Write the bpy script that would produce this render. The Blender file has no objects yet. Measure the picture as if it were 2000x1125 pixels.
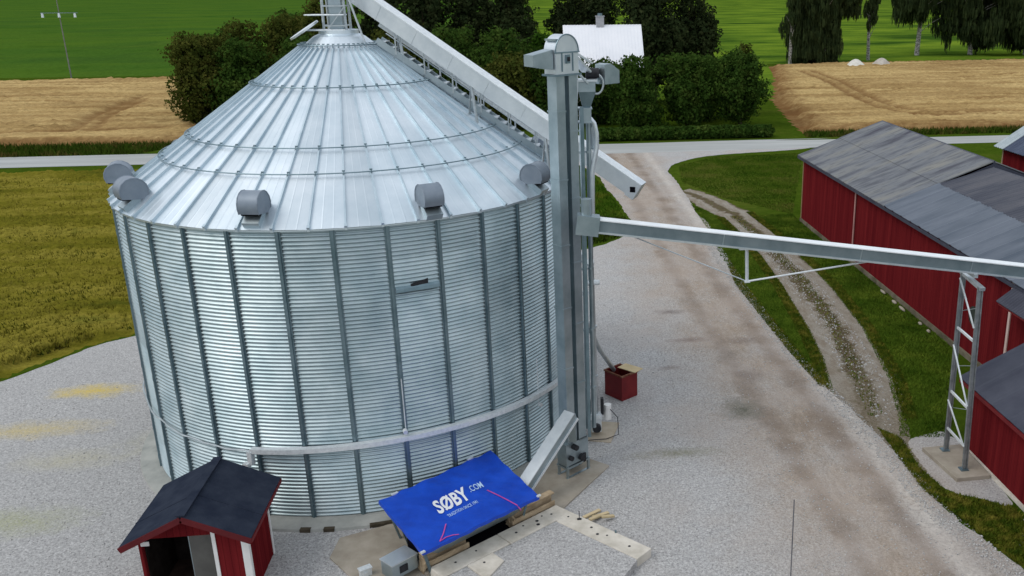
import bpy, bmesh, math, random
import numpy as np
from mathutils import Vector, Matrix
from mathutils.geometry import tessellate_polygon
R=math.radians
sc=bpy.context.scene; col=sc.collection
# ---------------------------------------------------------------- camera
cd=bpy.data.cameras.new('camera'); cam=bpy.data.objects.new('camera',cd); col.objects.link(cam)
CH=14.804
ax=Vector((0.99213886,-0.1250602,-0.00452009)).normalized(); fw=Vector((0.11753108,0.94359587,-0.30953719)).normalized()
up=ax.cross(fw).normalized(); ax=fw.cross(up).normalized()
m=Matrix(((ax.x,up.x,-fw.x,0),(ax.y,up.y,-fw.y,0),(ax.z,up.z,-fw.z,CH),(0,0,0,1)))
cam.matrix_world=m
cd.sensor_width=36; cd.lens=36*1792.06/2000; cd.shift_x=-252.54/2000; cd.clip_end=20000; cd.clip_start=.1
sc.camera=cam
# ---------------------------------------------------------------- world: bright overcast sky
SUN_EL=50; SUN_AZ=250   # azimuth measured clockwise from +Y (behind-left of the camera)
w=bpy.data.worlds.new('World'); sc.world=w; w.use_nodes=True; nt=w.node_tree; N=nt.nodes; L=nt.links
bg=N['Background']; bg.inputs[1].default_value=.10
sky=N.new('ShaderNodeTexSky'); sky.sky_type='NISHITA'; sky.sun_disc=False
sky.sun_elevation=R(SUN_EL); sky.sun_rotation=R(SUN_AZ); sky.air_density=1.0; sky.dust_density=2.5; sky.ozone_density=1.5
tc=N.new('ShaderNodeTexCoord'); mp=N.new('ShaderNodeMapping'); mp.inputs['Scale'].default_value=(1.2,1.2,4)
nz=N.new('ShaderNodeTexNoise'); nz.inputs['Scale'].default_value=2.2; nz.inputs['Detail'].default_value=6
cr=N.new('ShaderNodeValToRGB'); cr.color_ramp.elements[0].position=.32; cr.color_ramp.elements[0].color=(6.2,6.9,7.8,1)
cr.color_ramp.elements[1].position=.68; cr.color_ramp.elements[1].color=(9.8,10.3,10.8,1)
mx=N.new('ShaderNodeMixRGB'); mx.inputs[0].default_value=.82
L.new(tc.outputs['Generated'],mp.inputs[0]); L.new(mp.outputs[0],nz.inputs[0]); L.new(nz.outputs[0],cr.inputs[0])
L.new(sky.outputs[0],mx.inputs[1]); L.new(cr.outputs[0],mx.inputs[2]); L.new(mx.outputs[0],bg.inputs[0])
sd=bpy.data.lights.new('sun','SUN'); sd.energy=.8; sd.angle=R(30); sd.color=(1,.96,.9)
so=bpy.data.objects.new('sun',sd); col.objects.link(so)
sdir=Vector((math.sin(R(SUN_AZ))*math.cos(R(SUN_EL)),math.cos(R(SUN_AZ))*math.cos(R(SUN_EL)),math.sin(R(SUN_EL))))
so.rotation_euler=sdir.to_track_quat('Z','Y').to_euler()
vs=sc.view_settings; vs.view_transform='Standard'; vs.look='None'; vs.exposure=.16; vs.gamma=1
# ---------------------------------------------------------------- materials
def mat(name,c1,c2=None,scale=1.0,rough=.8,metal=0.0,bump=0.0,bscale=None,stretch=(1,1,1),c3=None,detail=6,lo=.35,hi=.65,spec=.3,bdist=.02,rot=(0,0,0)):
    m=bpy.data.materials.new(name); m.use_nodes=True; n=m.node_tree.nodes; l=m.node_tree.links
    b=n['Principled BSDF']; spec=spec if (metal>0 or rough<.75) else 0.0; b.inputs['Roughness'].default_value=rough; b.inputs['Metallic'].default_value=metal
    b.inputs['Specular IOR Level'].default_value=spec
    g=n.new('ShaderNodeNewGeometry'); mp=n.new('ShaderNodeMapping'); mp.inputs['Scale'].default_value=stretch; mp.inputs['Rotation'].default_value=rot
    l.new(g.outputs['Position'],mp.inputs[0]); m['pos']=1
    if c2 is None: b.inputs['Base Color'].default_value=(*c1,1)
    else:
        t=n.new('ShaderNodeTexNoise'); t.inputs['Scale'].default_value=scale; t.inputs['Detail'].default_value=detail; t.inputs['Roughness'].default_value=.62
        l.new(mp.outputs[0],t.inputs[0]); r=n.new('ShaderNodeValToRGB'); e=r.color_ramp.elements
        e[0].position=lo; e[0].color=(*c1,1); e[1].position=hi; e[1].color=(*c2,1)
        if c3: q=e.new((lo+hi)/2); q.color=(*c3,1)
        l.new(t.outputs[0],r.inputs[0]); l.new(r.outputs[0],b.inputs['Base Color'])
    if bump:
        t2=n.new('ShaderNodeTexNoise'); t2.inputs['Scale'].default_value=bscale or scale*3; t2.inputs['Detail'].default_value=5
        l.new(mp.outputs[0],t2.inputs[0]); bp=n.new('ShaderNodeBump'); bp.inputs['Strength'].default_value=bump; bp.inputs['Distance'].default_value=bdist
        l.new(t2.outputs[0],bp.inputs['Height']); l.new(bp.outputs[0],b.inputs['Normal'])
    return m
class NT:   # small node helper
    def __init__(s,m): s.m=m; s.n=m.node_tree.nodes; s.l=m.node_tree.links; s.b=s.n['Principled BSDF']; s.g=s.n.new('ShaderNodeNewGeometry')
    def pos(s,stretch=(1,1,1),rot=(0,0,0)):
        mp=s.n.new('ShaderNodeMapping'); mp.inputs['Scale'].default_value=stretch; mp.inputs['Rotation'].default_value=rot; s.l.new(s.g.outputs['Position'],mp.inputs[0]); return mp.outputs[0]
    def noise(s,scale,detail=5,stretch=(1,1,1),rough=.6,rot=(0,0,0)):
        t=s.n.new('ShaderNodeTexNoise'); t.inputs['Scale'].default_value=scale; t.inputs['Detail'].default_value=detail; t.inputs['Roughness'].default_value=rough
        s.l.new(s.pos(stretch,rot),t.inputs[0]); return t.outputs[0]
    def ramp(s,f,*stops):
        r=s.n.new('ShaderNodeValToRGB'); e=r.color_ramp.elements
        while len(e)<len(stops): e.new(.5)
        for i,(p,c) in enumerate(stops):
            e[i].position=p; e[i].color=(*c,1) if not isinstance(c,(int,float)) else (c,c,c,1)
        s.l.new(f,r.inputs[0]); return r.outputs[0]
    def mix(s,f,a,b,mode='MIX'):
        x=s.n.new('ShaderNodeMixRGB'); x.blend_type=mode
        for i,v in ((0,f),(1,a),(2,b)):
            if isinstance(v,(int,float)): x.inputs[i].default_value=v if i==0 else (v,v,v,1)
            elif isinstance(v,tuple): x.inputs[i].default_value=(*v,1)
            else: s.l.new(v,x.inputs[i])
        return x.outputs[0]
    def math(s,op,a,b=0.0,c=None):
        x=s.n.new('ShaderNodeMath'); x.operation=op
        for i,v in enumerate((a,b) if c is None else (a,b,c)):
            if isinstance(v,(int,float)): x.inputs[i].default_value=v
            else: s.l.new(v,x.inputs[i])
        return x.outputs[0]
    def xyz(s):
        q=s.n.new('ShaderNodeSeparateXYZ'); s.l.new(s.g.outputs['Position'],q.inputs[0]); return q.outputs
    def bump(s,h,strength,dist):
        bp=s.n.new('ShaderNodeBump'); bp.inputs['Strength'].default_value=strength; bp.inputs['Distance'].default_value=dist
        s.l.new(h,bp.inputs['Height']); s.l.new(bp.outputs[0],s.b.inputs['Normal'])
    def color(s,c): s.l.new(c,s.b.inputs['Base Color'])
def blob(t,cx,cy,rx,ry,lo=.1,hi=1.3):   # soft patch mask centred on a point on the ground, edge broken by noise
    x=t.xyz(); a=t.math('DIVIDE',t.math('SUBTRACT',x[0],cx),rx); b=t.math('DIVIDE',t.math('SUBTRACT',x[1],cy),ry)
    d=t.math('SQRT',t.math('ADD',t.math('MULTIPLY',a,a),t.math('MULTIPLY',b,b)))
    d=t.math('ADD',d,t.math('MULTIPLY',t.math('SUBTRACT',t.noise(1.5,7,rough=.8),.5),2.6))
    mr=t.n.new('ShaderNodeMapRange'); t.l.new(d,mr.inputs[0]); mr.inputs[1].default_value=lo; mr.inputs[2].default_value=hi; mr.inputs[3].default_value=1; mr.inputs[4].default_value=0
    return mr.outputs[0]
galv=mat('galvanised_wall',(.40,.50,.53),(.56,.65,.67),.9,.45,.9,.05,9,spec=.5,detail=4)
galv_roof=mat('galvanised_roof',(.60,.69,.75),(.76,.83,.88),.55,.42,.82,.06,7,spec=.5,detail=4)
galv_duct=mat('galvanised_duct',(.30,.37,.40),(.44,.51,.54),1.2,.42,.85,.05,8,spec=.5)
galv_light=mat('galvanised_trough',(.62,.67,.71),(.76,.8,.83),1.6,.4,.8,.05,8,spec=.5)
stiff_m=mat('stiffener_steel',(.15,.22,.25),(.24,.32,.36),1.5,.45,.85,.05,8,spec=.5)
tube_m=mat('zinc_tube',(.45,.5,.52),(.6,.64,.66),4,.45,.8)
white_zinc=mat('zinc_tray',(.68,.72,.74),(.84,.87,.88),9,.5,.45,.1,20)
vent_m=mat('vent_plastic_grey',(.20,.24,.29),(.26,.30,.35),2,.5,.35)
dark_m=mat('dark_rubber',(.012,.013,.016),(.03,.03,.035),8,.6)
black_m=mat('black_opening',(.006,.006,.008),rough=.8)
conc=mat('concrete',(.30,.26,.21),(.42,.37,.31),1.2,.9,0,.3,9,c3=(.36,.32,.26))
conc_l=mat('concrete_light',(.50,.46,.39),(.70,.65,.57),1.6,.9,0,.4,12)
conc_g=mat('concrete_grey',(.30,.31,.29),(.42,.42,.39),1.5,.9,0,.3,9)
red_m=None
def red_paint(name,c1,c2,board=.16,axis=0):
    m=mat(name,c1,c2,1.4,.75,0,0); t=NT(m)
    x=t.xyz(); ux=t.math('ADD',x[0],x[1]) 
    wv=t.math('PINGPONG',ux,board/2); mr=t.n.new('ShaderNodeMapRange'); t.l.new(wv,mr.inputs[0]); mr.inputs[1].default_value=0; mr.inputs[2].default_value=board*.09; 
    v=t.noise(1.0,5,(3,3,.15)); base=t.ramp(v,(.3,c1),(.7,c2)); 
    t.color(t.mix(mr.outputs[0],t.mix(.35,base,(.02,.003,.004)),base)); t.bump(mr.outputs[0],.6,.012); return m
red_wall=red_paint('red_boards',(.10,.009,.012),(.18,.018,.020))
red_flat=mat('red_paint',(.13,.009,.012),(.18,.014,.016),2,.6)
white_p=mat('white_paint',(.74,.73,.70),(.82,.81,.79),3,.6)
hut_roof=mat('roofing_felt',(.022,.028,.045),(.038,.046,.066),1.5,.85,0,.4,22)
navy_roof=mat('dark_sheet_roof',(.035,.038,.058),(.058,.062,.085),1.0,.6,0,.15,8)
tarp_m=mat('blue_tarpaulin',(.0,.042,.40),(.004,.070,.55),1.3,.42,0,.35,3.2,spec=.5,bdist=.05)
strap_m=mat('pink_strap',(.42,.05,.30),(.55,.09,.35),6,.6)
wood=mat('weathered_board',(.30,.22,.14),(.50,.39,.26),2.2,.85,0,.4,12,stretch=(1,1,3))
wood_dark=mat('old_timber',(.035,.022,.018),(.07,.045,.035),3,.85)
ply=mat('plywood',(.50,.40,.24),(.62,.50,.31),2,.8)
bark=mat('bark',(.03,.022,.016),(.07,.055,.04),3,.9,0,.5,12,stretch=(1,1,.3))
birchbark=mat('birch_bark',(.08,.075,.07),(.36,.35,.32),2.5,.8,stretch=(1,1,2.5),lo=.4,hi=.55)
glass_m=mat('window_glass',(.02,.025,.03),rough=.1,spec=.8)
# asbestos sheets with lichen and damp stains, ribs by geometry
asb=mat('asbestos_roof',(.12,.12,.135),(.22,.225,.235),.8,.9)
t=NT(asb); a=t.noise(.55,6,(.35,1.6,.35)); b=t.noise(2.5,6,(.4,2.5,.4))
c=t.ramp(a,(.34,(.085,.085,.105)),(.5,(.19,.20,.215)),(.68,(.25,.245,.225)))
t.color(t.mix(t.ramp(b,(.5,0.0),(.66,.65)),c,(.10,.105,.115))); t.bump(b,.3,.02)
steelroof=mat('blue_grey_sheet_roof',(.085,.105,.135),(.145,.165,.20),.7,.55,.25,.1,6,stretch=(.4,1.5,.4))
whiteroof=mat('white_sheet_roof',(.86,.87,.91),(.93,.93,.96),.4,.5)
cream=mat('cream_render',(.55,.50,.38),(.62,.57,.44),2,.8)
# ------- ground materials
def gravel_mat():
    m=mat('gravel',(.3,.3,.3),rough=.95); t=NT(m)
    fine=t.mix(.5,t.noise(13,3,rough=.8),t.noise(34,3,rough=.75)); mid=t.noise(7,4,rough=.7); big=t.noise(.22,4)
    vo=t.n.new('ShaderNodeTexVoronoi'); vo.inputs['Scale'].default_value=9; t.l.new(t.pos(),vo.inputs[0])
    g=t.ramp(fine,(.34,(.13,.127,.125)),(.45,(.335,.327,.32)),(.56,(.52,.508,.495)),(.68,(.80,.785,.76)))
    g=t.mix(t.math('MULTIPLY',t.ramp(vo.outputs['Distance'],(.0,1.0),(.28,0.0)),.5),g,(.09,.09,.10))
    g=t.mix(t.ramp(t.noise(9,2,rough=.9),(.58,0.0),(.70,.55)),g,(.72,.71,.70))
    g=t.mix(t.ramp(t.noise(1.1,6,rough=.8),(.45,0.0),(.7,.3)),g,(.33,.32,.315))
    g=t.mix(t.ramp(big,(.35,0.0),(.7,.2)),g,(.38,.37,.37))
    # trodden earth in the wheel lane: lies along a line x~9.2, drifting with y
    x=t.xyz()
    near=t.n.new('ShaderNodeMapRange'); t.l.new(x[1],near.inputs[0]); near.inputs[1].default_value=18; near.inputs[2].default_value=45; near.inputs[3].default_value=9.6; near.inputs[4].default_value=8.7
    d=t.math('ABSOLUTE',t.math('SUBTRACT',x[0],near.outputs[0]))
    d=t.math('ADD',d,t.math('MULTIPLY',t.math('SUBTRACT',t.noise(.35,5),.5),5.0))
    d=t.math('ADD',d,t.math('MULTIPLY',t.math('SUBTRACT',t.noise(2.4,5),.5),2.0))
    lane=t.ramp(t.math('MULTIPLY',d,.2),(.16,1.0),(.86,0.0))
    earthn=t.noise(3.2,7,(1.6,.55,1),rough=.75,rot=(0,0,-.05)); earth=t.ramp(earthn,(.3,(.20,.145,.098)),(.5,(.32,.245,.178)),(.66,(.47,.385,.305)))
    earth=t.mix(.45,earth,t.ramp(fine,(.36,(.11,.082,.06)),(.66,(.58,.49,.40))))
    patch=t.ramp(t.noise(.55,6,(1.4,.6,1),rough=.7),(.30,.45),(.62,1.0))
    g=t.mix(t.math('MULTIPLY',t.math('MULTIPLY',lane,patch),.9),g,earth)
    # two darker wheel lines inside the lane
    for off in (-.95,1.0):
        q=t.math('ABSOLUTE',t.math('SUBTRACT',t.math('SUBTRACT',x[0],near.outputs[0]),off))
        q=t.math('ADD',q,t.math('MULTIPLY',t.math('SUBTRACT',t.noise(.6,4),.5),1.1))
        g=t.mix(t.math('MULTIPLY',t.ramp(q,(.1,1.0),(.55,0.0)),.55),g,(.19,.145,.112))
    be=t.math('ABSOLUTE',t.math('SUBTRACT',t.math('ADD',x[0],t.math('MULTIPLY',t.math('SUBTRACT',t.noise(.8,5),.5),.9)),11.2))
    g=t.mix(t.math('MULTIPLY',t.ramp(be,(.1,1.0),(.55,0.0)),t.ramp(t.noise(5,4,rough=.8),(.42,.2),(.6,.9))),g,(.60,.56,.51))
    # pinkish fines spread over the open yard right of the silo
    pk=t.math('MULTIPLY',t.ramp(t.noise(.3,5),(.42,0.0),(.62,1.0)),t.ramp(t.math('MULTIPLY',x[0],.1),(.2,0.0),(.5,.75)))
    g=t.mix(pk,g,t.mix(.6,g,(.42,.36,.315)))
    for cx,cy,rx,ry,cc,k in ((-17.2,35.2,1.5,.65,(.62,.47,.13),.8),(-17.9,31.9,2.3,.7,(.56,.45,.20),.6),(-20.2,31.5,1.2,.8,(.54,.45,.22),.55),(-15.5,25.6,2.0,.8,(.37,.38,.20),.5),(-15.5,29.4,1.8,.7,(.50,.46,.30),.4),(-12.8,30.6,1.4,.9,(.46,.44,.30),.35),
        (7.5,30.2,.75,.9,(.13,.13,.10),.75),(4.6,27.2,1.5,.35,(.21,.20,.13),.6),(6.5,41.2,.7,.35,(.16,.13,.12),.65),(6.8,37.4,.9,.3,(.20,.15,.13),.6),(9.0,37.0,.8,.5,(.20,.16,.14),.5),(8.6,33.3,.6,.5,(.19,.15,.13),.5),(5.4,34.4,.5,.25,(.2,.16,.14),.5),(9.7,28.6,1.3,.8,(.22,.17,.13),.5)):
        g=t.mix(t.math('MULTIPLY',t.math('MULTIPLY',blob(t,cx,cy,rx,ry),t.ramp(t.noise(17,3,rough=.8),(.36,.45),(.55,1.0))),min(1,k*1.25)),g,cc)
    t.color(g); t.bump(fine,.9,.03); return m
gravel=gravel_mat()
grass_m=mat('grass',(.02,.05,.008),rough=.95); t=NT(grass_m)
a=t.noise(.16,5); b=t.noise(6,5,rough=.75); c2=t.noise(.7,5)
g=t.ramp(a,(.3,(.075,.120,.012)),(.52,(.118,.168,.019)),(.72,(.20,.195,.042)))
g=t.mix(t.ramp(c2,(.4,0.0),(.7,.55)),g,(.030,.062,.006)); g=t.mix(.7,g,t.ramp(b,(.3,(.010,.025,.002)),(.72,(.12,.21,.03))),'OVERLAY'); g=t.mix(t.math('MULTIPLY',blob(t,15.5,71,3.2,9),.75),g,(.135,.135,.030))
g=t.mix(.35,g,t.ramp(t.noise(1.8,7,rough=.8),(.35,(.03,.06,.004)),(.65,(.10,.155,.016))))
t.color(g); t.bump(b,.7,.06)
dry=t  # keep
lawn_top=grass_m
def field(name,stops,stretch,scale,fine,rough=.95,k=.6,big=None):
    m=mat(name,(.1,.1,.1),rough=rough,spec=.1); t=NT(m)
    a=t.noise(scale,6,stretch,rough=.6); g=t.ramp(a,*stops)
    if big: g=t.mix(t.ramp(t.noise(big[0],3,big[1]),(.42,0.0),(.6,big[3])),g,big[2])
    f=t.noise(fine,5,(1,1,1),rough=.8); g=t.mix(k,g,t.ramp(f,(.3,.25),(.7,.8)),'OVERLAY'); t.color(g); t.bump(f,.6,.08); return m,t
green_l,_=field('green_crop',((.28,(.028,.074,.009)),(.45,(.048,.106,.014)),(.6,(.040,.090,.014)),(.78,(.074,.132,.018))),(.05,.035,1),.8,.9,k=.6,big=(1,(.016,.02,1),(.075,.135,.014),.5))
green_r,_=field('hay_crop',((.38,(.030,.068,.009)),(.47,(.075,.135,.014)),(.60,(.13,.20,.018)),(.8,(.18,.25,.028))),(.018,.034,1),1.5,1.1,k=.45)
wheat_m,t=field('wheat',((.28,(.23,.145,.058)),(.42,(.38,.258,.108)),(.58,(.49,.35,.155)),(.8,(.33,.215,.088))),(.05,.26,1),1.0,2.2,k=.6,big=(1,(.05,.3,1),(.20,.115,.045),.5))
at=t.n.new('ShaderNodeAttribute'); at.attribute_name='worn'; src=t.b.inputs['Base Color'].links[0].from_socket
t.color(t.mix(at.outputs['Fac'],src,(.13,.055,.02)))
near_m,t=field('ripening_crop',((.25,(.058,.066,.008)),(.45,(.14,.125,.014)),(.6,(.22,.185,.03)),(.75,(.095,.11,.016))),(.10,.45,1),1.0,6,k=.6)
road_m=mat('road_gravel',(.33,.34,.33),(.44,.45,.44),.5,.9,0,.2,14,stretch=(.12,1.4,1))
track_m=mat('rutted_track',(.3,.3,.3),rough=.95); t=NT(track_m)
f=t.noise(16,4,rough=.75); b=t.noise(1.1,6,rough=.7)
g=t.ramp(f,(.28,(.17,.155,.13)),(.5,(.34,.32,.28)),(.72,(.52,.50,.46)))
at=t.n.new('ShaderNodeAttribute'); at.attribute_name='mid'
mid=t.ramp(t.math('ADD',at.outputs['Fac'],t.math('MULTIPLY',t.math('SUBTRACT',b,.5),2.4)),(.35,0.0),(.70,.92))
g=t.mix(t.ramp(t.noise(2.0,7,(1,.35,1),rough=.8),(.42,0.0),(.60,.75)),g,(.20,.16,.115))
earth=t.ramp(t.noise(4,6,rough=.75),(.32,(.05,.036,.02)),(.5,(.12,.09,.055)),(.62,(.09,.095,.025)),(.78,(.36,.33,.28)))
g=t.mix(.22,g,(.26,.20,.14)); g=t.mix(mid,g,earth); x_=t.xyz(); low=t.n.new('ShaderNodeMapRange'); t.l.new(t.math('ADD',x_[1],t.math('MULTIPLY',t.noise(.6,4),6.0)),low.inputs[0]); low.inputs[1].default_value=31; low.inputs[2].default_value=36; low.inputs[3].default_value=.85; low.inputs[4].default_value=0
g=t.mix(low.outputs[0],g,t.ramp(t.noise(9,6,rough=.8),(.35,(.12,.10,.06)),(.52,(.24,.20,.15)),(.66,(.42,.37,.31))))
t.color(g); t.bump(f,.9,.05)
leafs={}
def leafmat(name,c1,c2,c3):
    m=mat(name,c1,rough=.85,spec=.0); t=NT(m); a=t.noise(.9,4); b=t.noise(7,3)
    g=t.ramp(a,(.32,c1),(.5,c2),(.68,c3)); g=t.mix(t.ramp(b,(.3,0.0),(.7,.5)),g,c1); t.color(g)
    tr=t.n.new('ShaderNodeBsdfTranslucent'); t.l.new(g,tr.inputs[0]); ms=t.n.new('ShaderNodeMixShader'); ms.inputs[0].default_value=.32
    t.l.new(t.b.outputs[0],ms.inputs[1]); t.l.new(tr.outputs[0],ms.inputs[2]); t.l.new(ms.outputs[0],t.n['Material Output'].inputs[0]); return m
leaf_green=leafmat('leaf_dark_green',(.026,.058,.011),(.052,.100,.017),(.105,.150,.030))
leaf_brown=leafmat('leaf_olive',(.036,.052,.010),(.076,.090,.017),(.14,.135,.030))
leaf_fir=leafmat('needle_dark',(.020,.034,.013),(.038,.054,.020),(.066,.076,.030))
leaf_birch=leafmat('birch_leaf',(.026,.042,.018),(.048,.070,.027),(.080,.105,.038))
leaf_fresh=leafmat('leaf_fresh_green',(.025,.065,.008),(.045,.105,.012),(.08,.14,.02))
# ---------------------------------------------------------------- object helpers
def tag(o,label=None,cat=None,group=None,kind=None):
    if label: o['label']=label
    if cat: o['category']=cat
    if group: o['group']=group
    if kind: o['kind']=kind
    return o
def thing(name,label,cat,loc=(0,0,0),group=None,rz=0):
    o=bpy.data.objects.new(name,None); col.objects.link(o); o.location=loc; o.rotation_euler=(0,0,rz); o.empty_display_size=.3
    return tag(o,label,cat,group)
class MB:
    def __init__(s): s.v=[]; s.f=[]; s.mi=[]; s.cur=0
    def add(s,vs,fs):
        o=len(s.v); s.v+=[tuple(v) for v in vs]; s.f+=[tuple(i+o for i in f) for f in fs]; s.mi+=[s.cur]*len(fs); return s
    def box(s,c,d,rot=None):
        c=Vector(c); h=[q/2 for q in d]; M=rot or Matrix.Identity(3)
        vs=[c+M@Vector((x*h[0],y*h[1],z*h[2])) for x in(-1,1) for y in(-1,1) for z in(-1,1)]
        return s.add(vs,[(0,1,3,2),(4,6,7,5),(0,4,5,1),(2,3,7,6),(0,2,6,4),(1,5,7,3)])
    def beam(s,a,b,w,h,upv=(0,0,1),open_=False):
        a=Vector(a); b=Vector(b); d=(b-a).normalized(); x=d.cross(Vector(upv))
        if x.length<1e-4: x=d.cross(Vector((0,1,0)))
        x.normalize(); z=x.cross(d)
        vs=[p+x*sx*w/2+z*sz*h/2 for p in(a,b) for sx,sz in((-1,-1),(1,-1),(1,1),(-1,1))]
        return s.add(vs,[(0,1,2,3),(7,6,5,4),(0,4,5,1),(1,5,6,2),(2,6,7,3),(3,7,4,0)])
    def tube(s,pts,r,n=8,cap=True,closed=False):
        pts=[Vector(p) for p in pts]; k=len(pts); base=len(s.v); vs=[]; prev=None
        for i,p in enumerate(pts):
            if closed: d=pts[(i+1)%k]-pts[i-1]
            else: d=(pts[min(i+1,k-1)]-pts[max(i-1,0)])
            d.normalize(); rr=r[i] if isinstance(r,(list,tuple)) else r
            if prev is None: x=d.cross(Vector((0,0,1))); x=x if x.length>1e-3 else Vector((1,0,0)); x.normalize()
            else: x=(prev-d*prev.dot(d)).normalized()
            prev=x; y=d.cross(x)
            vs+=[p+(x*math.cos(2*math.pi*j/n)+y*math.sin(2*math.pi*j/n))*rr for j in range(n)]
        fs=[]
        for i in range(k if closed else k-1):
            a=i*n; b=((i+1)%k)*n
            fs+=[(a+j,a+(j+1)%n,b+(j+1)%n,b+j) for j in range(n)]
        if cap and not closed: fs+=[tuple(range(n-1,-1,-1)),tuple((k-1)*n+j for j in range(n))]
        return s.add(vs,fs)
    def prism(s,poly,z0,z1,M=None):
        n=len(poly); vs=[(x,y,z0) for x,y in poly]+[(x,y,z1) for x,y in poly]
        if M is not None: vs=[M@Vector(v) for v in vs]
        return s.add(vs,[tuple(range(n-1,-1,-1)),tuple(range(n,2*n))]+[(i,(i+1)%n,n+(i+1)%n,n+i) for i in range(n)])
    def quad(s,*p): return s.add(p,[tuple(range(len(p)))])
    def slabpoly(s,pts,th):   # thick sheet from 3D polygon
        pts=[Vector(p) for p in pts]; nrm=(pts[1]-pts[0]).cross(pts[2]-pts[0]).normalized(); n=len(pts)
        if nrm.z<0: pts=pts[::-1]; nrm=-nrm
        vs=pts+[p-nrm*th for p in pts]
        return s.add(vs,[tuple(range(n)),tuple(range(2*n-1,n-1,-1))]+[(i,n+i,n+(i+1)%n,(i+1)%n) for i in range(n)])
    def build(s,name,mats,parent=None,smooth=False,bevel=0,angle=35):
        me=bpy.data.meshes.new(name); off=Vector((0,0,0))
        V=s.v
        if parent is not None:
            off=world_loc(parent); V=[(v[0]-off.x,v[1]-off.y,v[2]-off.z) for v in s.v]
        me.from_pydata(V,[],s.f); mats=mats if isinstance(mats,(list,tuple)) else [mats]
        for q in mats: me.materials.append(q)
        me.polygons.foreach_set('material_index',s.mi)
        me.update()
        if smooth: me.shade_smooth(); 
        if smooth and angle: me.set_sharp_from_angle(angle=R(angle))
        o=bpy.data.objects.new(name,me); col.objects.link(o)
        if parent is not None: o.parent=parent
        if bevel:
            md=o.modifiers.new('bevel','BEVEL'); md.width=bevel; md.segments=2; md.limit_method='ANGLE'
        return o
def world_loc(o):
    v=Vector(o.location)
    while o.parent is not None: o=o.parent; v=v+Vector(o.location)
    return v
def npmesh(name,V,F,m,parent=None,smooth=False):
    me=bpy.data.meshes.new(name); k=F.shape[1]
    me.vertices.add(len(V)); me.vertices.foreach_set('co',np.asarray(V,dtype=np.float32).ravel())
    me.loops.add(F.size); me.loops.foreach_set('vertex_index',F.ravel().astype(np.int32))
    me.polygons.add(len(F)); me.polygons.foreach_set('loop_start',(np.arange(len(F))*k).astype(np.int32))
    me.update(calc_edges=True); me.materials.append(m)
    if smooth: me.shade_smooth()
    o=bpy.data.objects.new(name,me); col.objects.link(o)
    if parent is not None: o.parent=parent
    return o
def struct(o): o['kind']='structure'; return o
rng=np.random.RandomState(7); random.seed(7)
# ---------------------------------------------------------------- ground sheets
def spline(P,step,jit=0.0,smooth=True):
    P=[np.array(p,float) for p in P]; n=len(P); out=[]
    for i in range(n):
        p0,p1,p2,p3=P[i-1],P[i],P[(i+1)%n],P[(i+2)%n]; L_=np.linalg.norm(p2-p1); k=max(1,int(min(L_/step,400)))
        for j in range(k):
            t=j/k
            if smooth: q=.5*((2*p1)+(-p0+p2)*t+(2*p0-5*p1+4*p2-p3)*t*t+(-p0+3*p1-3*p2+p3)*t**3)
            else: q=p1+(p2-p1)*t
            out.append(q)
    out=np.array(out)
    if jit:
        n=len(out); k=np.random.RandomState(len(out)).randn(n,2)
        a=(k+np.roll(k,1,0)+np.roll(k,2,0))/3; b=np.zeros_like(k)
        for s_ in range(-6,7): b+=np.roll(k,s_,0)
        out=out+a*jit*.7+b/13*jit*2.4
    return out
def sheet(name,P,z,m,step=.3,jit=0.0,smooth=True):
    q=spline(P,step,jit,smooth); V=[Vector((a,b,0)) for a,b in q]; tris=tessellate_polygon([V])
    me=bpy.data.meshes.new(name); fs=[]
    for t3 in tris:
        a,b,c=[V[i] for i in t3]
        fs.append(t3 if (b-a).cross(c-a).z>0 else t3[::-1])
    me.from_pydata([(v.x,v.y,z) for v in V],[],fs); me.materials.append(m)
    o=bpy.data.objects.new(name,me); col.objects.link(o); return struct(o)
def inside(px_,py_,P):
    P=np.array(P,float); c=np.zeros(px_.shape,bool); j=len(P)-1
    for i in range(len(P)):
        xi,yi=P[i]; xj,yj=P[j]
        c^=((yi>py_)!=(yj>py_))&(px_<(xj-xi)*(py_-yi)/(yj-yi+1e-12)+xi); j=i
    return c
def edist(px_,py_,P,closed=True):
    P=np.array(P,float); d=np.full(px_.shape,1e9); n=len(P)
    for i in range(n if closed else n-1):
        a=P[i]; b=P[(i+1)%n]; ab=b-a; t=np.clip(((px_-a[0])*ab[0]+(py_-a[1])*ab[1])/(ab@ab),0,1)
        d=np.minimum(d,np.hypot(px_-a[0]-t*ab[0],py_-a[1]-t*ab[1]))
    return d
g=MB(); g.quad((-4000,-60,0),(4000,-60,0),(4000,6000,0),(-4000,6000,0)); struct(g.build('ground',grass_m))
struct(MB().quad((-3000,183,.012),(6,183,.012),(6,5600,.012),(-3000,5600,.012)).build('green_field',green_l))
struct(MB().quad((7,128,.012),(37,128,.012),(50,190,.012),(3000,190,.012),(3000,5600,.012),(7,5600,.012)).build('hay_field',green_r))
yard_edge=[(-18,41.3),(-12,46),(-5,50.5),(1,52.3),(3.3,53),(5.7,55.3)]
gravel_P=[(-30,6),(-29.5,22),(-25.5,30.5),(-21.3,36.7),(-19.3,40.1)]+yard_edge+[(6.71,58.5),(6.6,64),(6.1,71),(5.5,77),(3.5,86.6),(8,86.9),(16,86.9),(27,86.9),(25,85.6),(18,84.2),(13.8,81.2),(12.1,77.8),(11.9,70),(11.6,63.9),(11.45,56.4),(10.85,49.4),(10.9,44.6),(10.92,39.5),(11,34.7),(11.2,32),(11.6,28.5),(11.7,26),(11.66,23.8),(12.4,20),(13.2,17),(15,6)]
sheet('gravel_yard',gravel_P,.014,gravel,.25,.09)
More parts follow.
